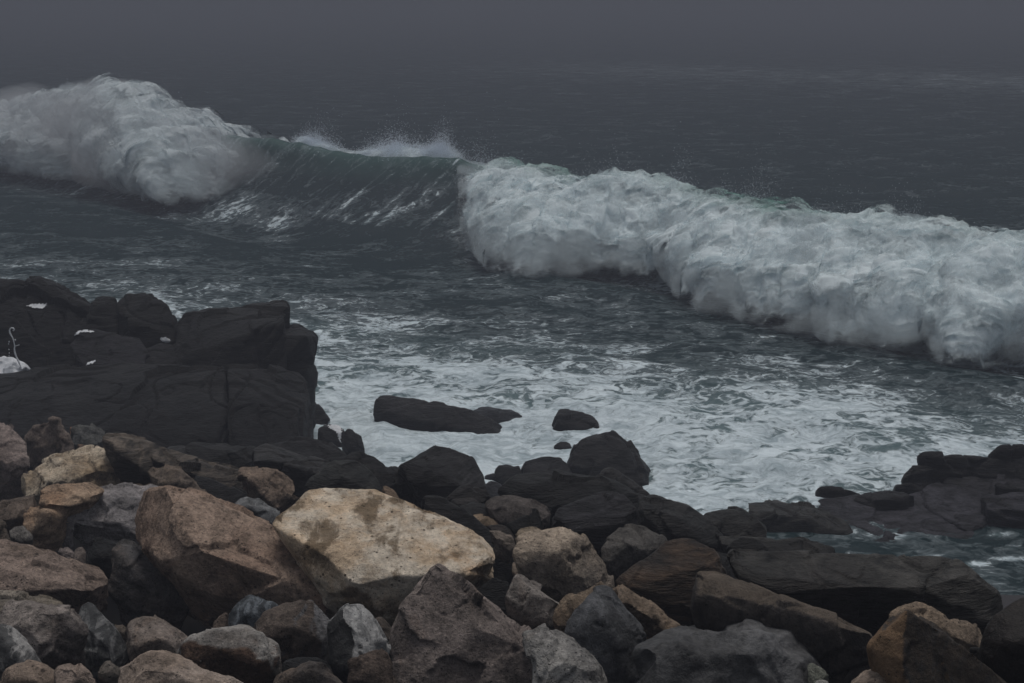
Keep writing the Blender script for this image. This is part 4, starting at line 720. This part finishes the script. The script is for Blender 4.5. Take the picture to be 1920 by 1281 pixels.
sd = t.n('ShaderNodeBsdfDiffuse', {'Color': (0.82, 0.88, 0.96, 1)}).outputs[0]; st_ = t.n('ShaderNodeBsdfTranslucent', {'Color': (0.82, 0.88, 0.96, 1)}).outputs[0]
t.out(t.n('ShaderNodeMixShader', {0: 0.5, 1: sd, 2: st_}).outputs[0]); SPRAY = t.m
FM1 = foam_material('breaker_foam', (0.82, 0.91, 0.94), 1.0); FM2 = foam_material('far_breaker_foam', (0.72, 0.79, 0.82), 0.8)
white_water('breaker_foam', 'thick white surf of the nearer breaking wave rolling in at right',
    [(852, 290, 0), (880, 305, 0), (960, 325, 0), (1060, 345, 0), (1120, 352, 0), (1165, 346, 0), (1210, 365, 0), (1300, 384, 0), (1420, 410, 0), (1520, 424, 0), (1600, 423, 0), (1700, 434, 0), (1800, 460, 0), (1900, 462, 0), (2000, 480, 0), (2250, 510, 0), (2500, 540, 0)],
    [(862, 458), (880, 462), (930, 512), (1010, 520), (1120, 510), (1240, 520), (1300, 568), (1390, 592), (1470, 615), (1560, 630), (1650, 655), (1730, 668), (1790, 692), (1860, 690), (1960, 680), (2250, 720), (2500, 760)],
    760, 110, 0.35, 0.40, 5, 0.12, FM1, (0.10, 0), 330000, green=[(850, .7), (1000, .75), (1120, .3), (1200, .2), (1330, .9), (1500, .9), (1600, .2), (2400, .2)])
white_water('breaker_foam', 'soft misty white surf of the farther breaking wave at upper left',
    [(-420, 225, 0), (-200, 222, 0), (0, 232, 0), (60, 214, 0), (130, 198, 0), (195, 178, 0), (240, 192, 0), (300, 224, 0), (380, 250, 0), (470, 262, 0), (540, 266, 0), (585, 274, 0)],
    [(-420, 320), (-200, 322), (0, 325), (100, 338), (180, 345), (232, 348), (262, 375), (310, 392), (370, 384), (440, 368), (510, 345), (560, 312)],
    560, 100, 0.3, 0.34, 6, 0.16, FM2, (0, 0.10), 240000, green=[(-400, 0), (600, 0)], grain=0.8, mist_t=0.8, mist_d=2.0)
white_water('lip_foam', 'thin veil of white water falling over the hollow dark middle of the wave',
    [(540, 262, .3), (570, 256, .3), (620, 280, .3), (660, 290, .3), (700, 280, .3), (745, 276, .3), (800, 276, .3), (840, 272, .3), (880, 300, .3)],
    [(540, 330, 1.5), (580, 322, 1.2), (625, 330, 1.3), (660, 326, 1.2), (700, 336, 1.4), (735, 328, 1.3), (770, 312, .9), (805, 312, .9), (840, 335, 1.3), (885, 410, 2.2)],
    340, 40, 0.1, 0.15, 3, 0.07, FM1, (0.08, 0.08), 60000, thin=0.66, mist_t=0.2, mist_d=2.0)
# spray blown off the hollow middle of the crest
def lip_spray():
    cols = [(548, 262, .8), (575, 250, 1.3), (610, 268, .7), (650, 280, .6), (690, 275, .8), (715, 278, .4), (740, 268, 1.0), (770, 276, .5), (800, 268, .9), (830, 262, 1.3), (850, 280, 1.2), (880, 305, .9), (930, 322, .4), (1000, 336, .3)]
    n = 140000; px_ = RNG.uniform(545, 1010, n); amp = np.interp(px_, [c[0] for c in cols], [c[2] for c in cols])
    row = np.interp(px_, [c[0] for c in cols], [c[1]+8 for c in cols])
    yc = np.interp(px_, WPX, WYB+WDY)
    a_, b_ = (px_-960)/F, -(row-640.5)/F
    d = FW[None]+a_[:, None]*RT+b_[:, None]*UP; P = CAM+d*(yc/d[:, 1])[:, None]
    m = np.clip(0.45+1.3*fbm(np.stack([P[:, 0]*1.1, P[:, 1]*0+1, P[:, 2]*0], 1), 3), 0, 1.4)
    keep = RNG.random(n) < amp*m*0.7; P, amp, m = P[keep], amp[keep], m[keep]
    hh = RNG.exponential(0.22, len(P))*amp*m; dn = RNG.random(len(P)) < 0.45
    P = P+np.stack([RNG.normal(0, .08, len(P))+0.15*hh, RNG.normal(0, .2, len(P))+np.where(dn, -1.0, 0.4)*hh-0.35, np.where(dn, -1.25*hh, hh)-0.12], 1)
    Dp = (P-CAM)@FW; sz = Dp*0.00024*RNG.uniform(0.5, 1.5, len(P))
    a = RNG.normal(size=(len(P), 3)); a /= np.linalg.norm(a, axis=1)[:, None]; c2 = np.cross(a, RNG.normal(size=a.shape)); c2 /= np.linalg.norm(c2, axis=1)[:, None]
    tri = np.stack([P+a*sz[:, None], P-0.5*a*sz[:, None]+0.87*c2*sz[:, None], P-0.5*a*sz[:, None]-0.87*c2*sz[:, None]], 1).reshape(-1, 3)
    link('crest_spray', mesh_from('crest_spray', tri, np.arange(len(tri)).reshape(-1, 3), SPRAY, False), 'thin spray torn off the hollow crest between the two masses of surf', 'spray', None, 'stuff')
lip_spray()
# ------------------------------------------------------------------ fine spray mist hanging about the surf
def mist(label, pts, dens):
    m = bpy.data.materials.new('spray_mist'); m.use_nodes = True; nt = m.node_tree; nt.nodes.clear()
    v = nt.nodes.new('ShaderNodeVolumePrincipled'); v.inputs['Color'].default_value = (0.86, 0.88, 0.92, 1); v.inputs['Density'].default_value = dens
    nt.links.new(v.outputs[0], nt.nodes.new('ShaderNodeOutputMaterial').inputs['Volume'])
    C, Rr = [], []
    for px_, py_, off, rr_ in pts:
        yc = np.interp(px_, WPX, WYB+WDY); C.append(at_y(px_, py_, yc-off)); Rr.append(rr_)
    C = np.array(C); u = np.linspace(0, len(C)-1, 90); k = np.arange(len(C))
    P = np.stack([np.interp(u, k, C[:, i]) for i in range(3)], 1); R_ = np.interp(u, k, Rr)*np.sqrt(np.clip(np.sin(np.linspace(0.03, math.pi-0.03, 90))*2.2, 0, 1))
    tg = np.gradient(P, axis=0); tg /= np.linalg.norm(tg, axis=1)[:, None]; si = np.cross(tg, [0, 0, 1.0]); si /= np.linalg.norm(si, axis=1)[:, None]
    an = np.linspace(0, 2*math.pi, 41)[:-1]
    V = P[:, None, :]+R_[:, None, None]*(np.cos(an)[None, :, None]*si[:, None, :]*1.25+np.sin(an)[None, :, None]*np.array([0, 0, 0.8]))
    b = fbm(V.reshape(-1, 3)*0.45, 3).reshape(90, 40); V = P[:, None, :]+(V-P[:, None, :])*(1+0.75*b[..., None])
    i = np.arange(89)[:, None]*40; j = np.arange(40)[None, :]; a = (i+j).ravel(); c = (i+(j+1) % 40).ravel()
    Fq = np.stack([a, a+40, c+40, c], 1)
    bm = bmesh.new(); me0 = mesh_from('mist', V.reshape(-1, 3), Fq, None, True); bm.from_mesh(me0); bmesh.ops.holes_fill(bm, edges=bm.edges, sides=0); bmesh.ops.recalc_face_normals(bm, faces=bm.faces); bm.to_mesh(me0); bm.free()
    me0.materials.append(m)
    link('mist', me0, label, 'mist', None, 'stuff')
mist('white spray mist drifting over the farther breaking wave', [(-450, 280, 2, 2.0), (-250, 275, 2, 2.1), (-60, 270, 2, 2.2), (80, 255, 2, 2.3), (190, 235, 2, 2.4), (270, 275, 3, 2.2), (370, 310, 3, 2.0), (450, 320, 2.5, 1.5), (520, 320, 2, 0.8)], 0.26)
# ------------------------------------------------------------------ splash in the gully at the far left
def splash():
    t = NT('splash_foam'); P = t.n('ShaderNodeNewGeometry').outputs['Position']; n = t.noise(P, 9.0, 5, 0.6)
    b = t.n('ShaderNodeBsdfPrincipled', {'Base Color': t.mix(t.ramp(n, .3, .7), (0.55, 0.58, 0.62), (0.78, 0.80, 0.83)), 'Roughness': 0.6, 'Normal': t.n('ShaderNodeBump', {'Height': n, 'Distance': 0.05, 'Strength': 0.6}).outputs[0]})
    t.out(b.outputs[0])
    D = 23.7; px = D/F; L = parse("-160,700,20 -60,680,30 0,676,30 14,670,30 25,670,30 40,682,26 48,692,20 52,704,10 30,712,-5 0,716,-10 -160,720,-10")[0]
    pts = [at_d(p[0], p[1], D+p[2]*px) for p in L]+[at_d(p[0], p[1]+8, D+(p[2]+60)*px) for p in L]
    me, ctr = stone_mesh([pts], 0.022, 3, t.m, 77, 1.6, 'granite', (0.2, -0.2, 0.9), D)
    base = link('splash', me, 'white foam splash with a thin curl of water shooting up at far left', 'splash', loc=ctr)
    def tube(pts, rad):
        bm = bmesh.new(); P = [Vector(at_d(a, b, D))-Vector(ctr) for a, b in pts]; rings = []
        for i, p in enumerate(P):
            rr = rad[i]*px; d = (P[min(i+1, len(P)-1)]-P[max(i-1, 0)]).normalized(); u = d.cross(Vector((0, 1, 0.2))).normalized(); w = d.cross(u)
            rings.append([bm.verts.new(p+rr*(math.cos(j*math.pi/4)*u+math.sin(j*math.pi/4)*w)) for j in range(8)])
        for A_, B_ in zip(rings, rings[1:]):
            for j in range(8): bm.faces.new((A_[j], A_[(j+1) % 8], B_[(j+1) % 8], B_[j]))
        bm.faces.new(rings[0]); bm.faces.new(rings[-1][::-1])
        m_ = bpy.data.meshes.new('jet'); bm.to_mesh(m_); bm.free(); m_.materials.append(t.m); m_.polygons.foreach_set('use_smooth', np.ones(len(m_.polygons), bool)); return m_
    o = link('water_jet', tube([(42, 692), (37, 683), (34, 676), (31, 670), (28, 662), (27, 655), (27.5, 648), (26, 641), (24, 634), (21, 629), (18.5, 624), (18, 620), (19.5, 616), (22, 615), (25, 615.5), (26.7, 618), (25.5, 620.2), (23.6, 619)], [1.5, 1.5, 2.0, 1.5, 1.9, 1.3, 1.2, 1.0, 1.1, 1.5, 1.6, 1.5, 1.2, 1.3, 1.5, 1.5, 1.3, .8]), parent=base)
    o = link('water_jet', tube([(28, 649), (31, 648.5), (34, 647.5), (36, 646.8)], [.8, .6, .6, 1.3]), parent=base)
    for (a, b, r_) in ((28.5, 637.5, 1.5), (17, 641, 1.4), (16, 645, 1.0), (16.8, 655.5, 1.1), (17.3, 662, 1.0), (17, 667, .8)):
        bm = bmesh.new(); bmesh.ops.create_icosphere(bm, subdivisions=2, radius=r_*px); bmesh.ops.scale(bm, vec=(1, 1, 1.25), verts=bm.verts)
        m_ = bpy.data.meshes.new('droplet'); bm.to_mesh(m_); bm.free(); m_.materials.append(t.m)
        link('droplet', m_, parent=base, loc=Vector(at_d(a, b, D))-Vector(ctr))
splash()
def foam_patch(label, poly, name='foam_patch', step=1.6):
    dg = bpy.context.evaluated_depsgraph_get(); dg.update(); P_ = np.array(poly, float)
    x0, y0 = P_.min(0); x1, y1 = P_.max(0); nx, ny = max(4, int((x1-x0)/step)), max(4, int((y1-y0)/(step*0.6)))
    xs, ys = np.linspace(x0, x1, nx), np.linspace(y0, y1, ny); idx = -np.ones((nx, ny), int); V = []; o0 = Vector(CAM)
    ok = 0
    for i, a in enumerate(xs):
        for j, b in enumerate(ys):
            ins = False; k = len(P_)-1
            jx = 1.6*math.sin(b*1.7+a*0.6)+0.8*math.sin(b*3.9); jy = 0.9*math.sin(a*0.9+b)+0.5*math.sin(a*2.7)
            for m_ in range(len(P_)):
                (xa, ya), (xb, yb) = P_[m_], P_[k]
                if (ya > b+jy) != (yb > b+jy) and a+jx < (xb-xa)*(b+jy-ya)/(yb-ya)+xa: ins = not ins
                k = m_
            if not ins: continue
            hit, loc, nor, _, ob, _ = SC.ray_cast(dg, o0, Vector(ray(a, b)).normalized())
            if not hit or ob.name.startswith(('haze', 'sea', 'mist', 'splash', 'water_jet', 'droplet')): continue
            idx[i, j] = len(V); V.append(loc+nor*0.012+Vector((0, 0, 0.006)))
    Fq = [(idx[i, j], idx[i, j+1], idx[i+1, j+1], idx[i+1, j]) for i in range(nx-1) for j in range(ny-1) if min(idx[i, j], idx[i, j+1], idx[i+1, j+1], idx[i+1, j]) >= 0]
    Fq = [f for f in Fq if max((V[f[a]]-V[f[b]]).length for a in range(4) for b in range(a)) < 0.14]
    if not Fq: print('empty patch', label); return
    nb = {}
    for f in Fq:
        for q in f: nb.setdefault(q, []).append(f)
    best, seen = [], set()
    for f in Fq:
        if f in seen: continue
        st_, comp = [f], []; seen.add(f)
        while st_:
            g = st_.pop(); comp.append(g)
            for q in g:
                for e_ in nb[q]:
                    if e_ not in seen: seen.add(e_); st_.append(e_)
        if len(comp) > len(best): best = comp
    Fq = best
    u = sorted({q for f in Fq for q in f}); mp = {q: i for i, q in enumerate(u)}; c = sum((V[q] for q in u), Vector())/len(u)
    me = mesh_from(name, [tuple(V[q]-c) for q in u], [[mp[q] for q in f] for f in Fq], bpy.data.materials['splash_foam'])
    link(name, me, label, 'foam', 'white foam caught on the dark rocks', None, None, c)
foam_patch('flat patch of pale foam on the far left black outcrop', [(44, 574), (60, 571), (88, 570), (90, 577), (78, 581), (60, 579)])
foam_patch('crescent of pale foam on the shelf below the two knobs', [(128, 637), (146, 622), (160, 619), (176, 622), (180, 627), (165, 625), (150, 626), (138, 634)])
foam_patch('ragged scrap of foam at the left foot of the squared block', [(299, 634), (310, 632), (322, 638), (318, 645), (308, 643), (300, 640)])
foam_patch('thin white trickle down the forked crack of the cliff face', [(160, 686), (165, 681), (174, 678), (188, 675), (178, 682), (168, 687), (164, 699), (161, 696)])
foam_patch('veil of white water pouring off the low wet rock by the cliff', [(612, 799), (628, 797), (644, 800), (642, 806), (640, 832), (634, 828), (630, 812), (618, 806)])
# ------------------------------------------------------------------ mist, sky, sun, camera
def haze():
    m = bpy.data.materials.new('haze_air'); m.use_nodes = True; nt = m.node_tree; nt.nodes.clear()
    v = nt.nodes.new('ShaderNodeVolumePrincipled'); v.inputs['Color'].default_value = HAZE_COL+(1,); v.inputs['Density'].default_value = HAZE; v.inputs['Anisotropy'].default_value = 0.0
    nt.links.new(v.outputs[0], nt.nodes.new('ShaderNodeOutputMaterial').inputs['Volume'])
    x, y0, y1, z0, z1 = 1750, -320, 1750, -30.0, 9.5
    V = [(sx*x, yy, zz) for zz in (z0, z1) for yy in (y0, y1) for sx in (-1, 1)]
    Fc = [(0, 2, 3, 1), (4, 5, 7, 6), (0, 1, 5, 4), (2, 6, 7, 3), (0, 4, 6, 2), (1, 3, 7, 5)]
    link('haze', mesh_from('haze', V, Fc, m, False), 'grey sea mist', None, None, 'stuff')
HAZE, HAZE_COL = 0.0090, (0.292, 0.305, 0.36)
haze()
EL, AZ = math.radians(80), math.radians(15)     # the brightest part of the overcast: high, out over the sea, a little to the right
w = bpy.data.worlds.new('World'); SC.world = w; w.use_nodes = True; nt = w.node_tree; nt.nodes.clear()
sky = nt.nodes.new('ShaderNodeTexSky'); sky.sky_type = 'NISHITA'; sky.sun_disc = False; sky.sun_elevation = EL; sky.sun_rotation = AZ; sky.dust_density = 5.0; sky.air_density = 1.5
hs = nt.nodes.new('ShaderNodeHueSaturation'); hs.inputs['Saturation'].default_value = 0.46
bg = nt.nodes.new('ShaderNodeBackground'); bg.inputs['Strength'].default_value = 0.09
nt.links.new(sky.outputs[0], hs.inputs['Color']); nt.links.new(hs.outputs[0], bg.inputs['Color']); nt.links.new(bg.outputs[0], nt.nodes.new('ShaderNodeOutputWorld').inputs['Surface'])
ld = bpy.data.lights.new('sun', 'SUN'); ld.energy = 1.45; ld.angle = math.radians(24); ld.color = (1.0, 0.98, 0.95)
so = bpy.data.objects.new('sun', ld); COL.objects.link(so)
sdv = Vector((math.sin(AZ)*math.cos(EL), math.cos(AZ)*math.cos(EL), math.sin(EL))); so.rotation_euler = sdv.to_track_quat('Z', 'Y').to_euler(); so.location = (0, 0, 60)
cd = bpy.data.cameras.new('camera'); cd.sensor_width = 36.0; cd.lens = 36.0*F/1920.0; cd.clip_start = 0.1; cd.clip_end = 5000
co = bpy.data.objects.new('camera', cd); COL.objects.link(co); co.location = tuple(CAM); co.rotation_euler = (math.pi/2-TILT, 0, 0); SC.camera = co
SC.view_settings.view_transform = 'Standard'; SC.view_settings.look = 'None'; SC.view_settings.gamma = 1.0; SC.view_settings.exposure = EXPO
SC.render.engine = 'CYCLES'
SC.cycles.max_bounces = 8; SC.cycles.diffuse_bounces = 5; SC.cycles.glossy_bounces = 2; SC.cycles.transparent_max_bounces = 64; SC.cycles.volume_bounces = 1
SC.cycles.use_denoising = True; SC.cycles.volume_step_rate = 0.12; SC.cycles.volume_max_steps = 256
print('script seconds', time.time()-T00, 'stones', NSTONE[0], 'verts', sum(len(m.vertices) for m in bpy.data.meshes))
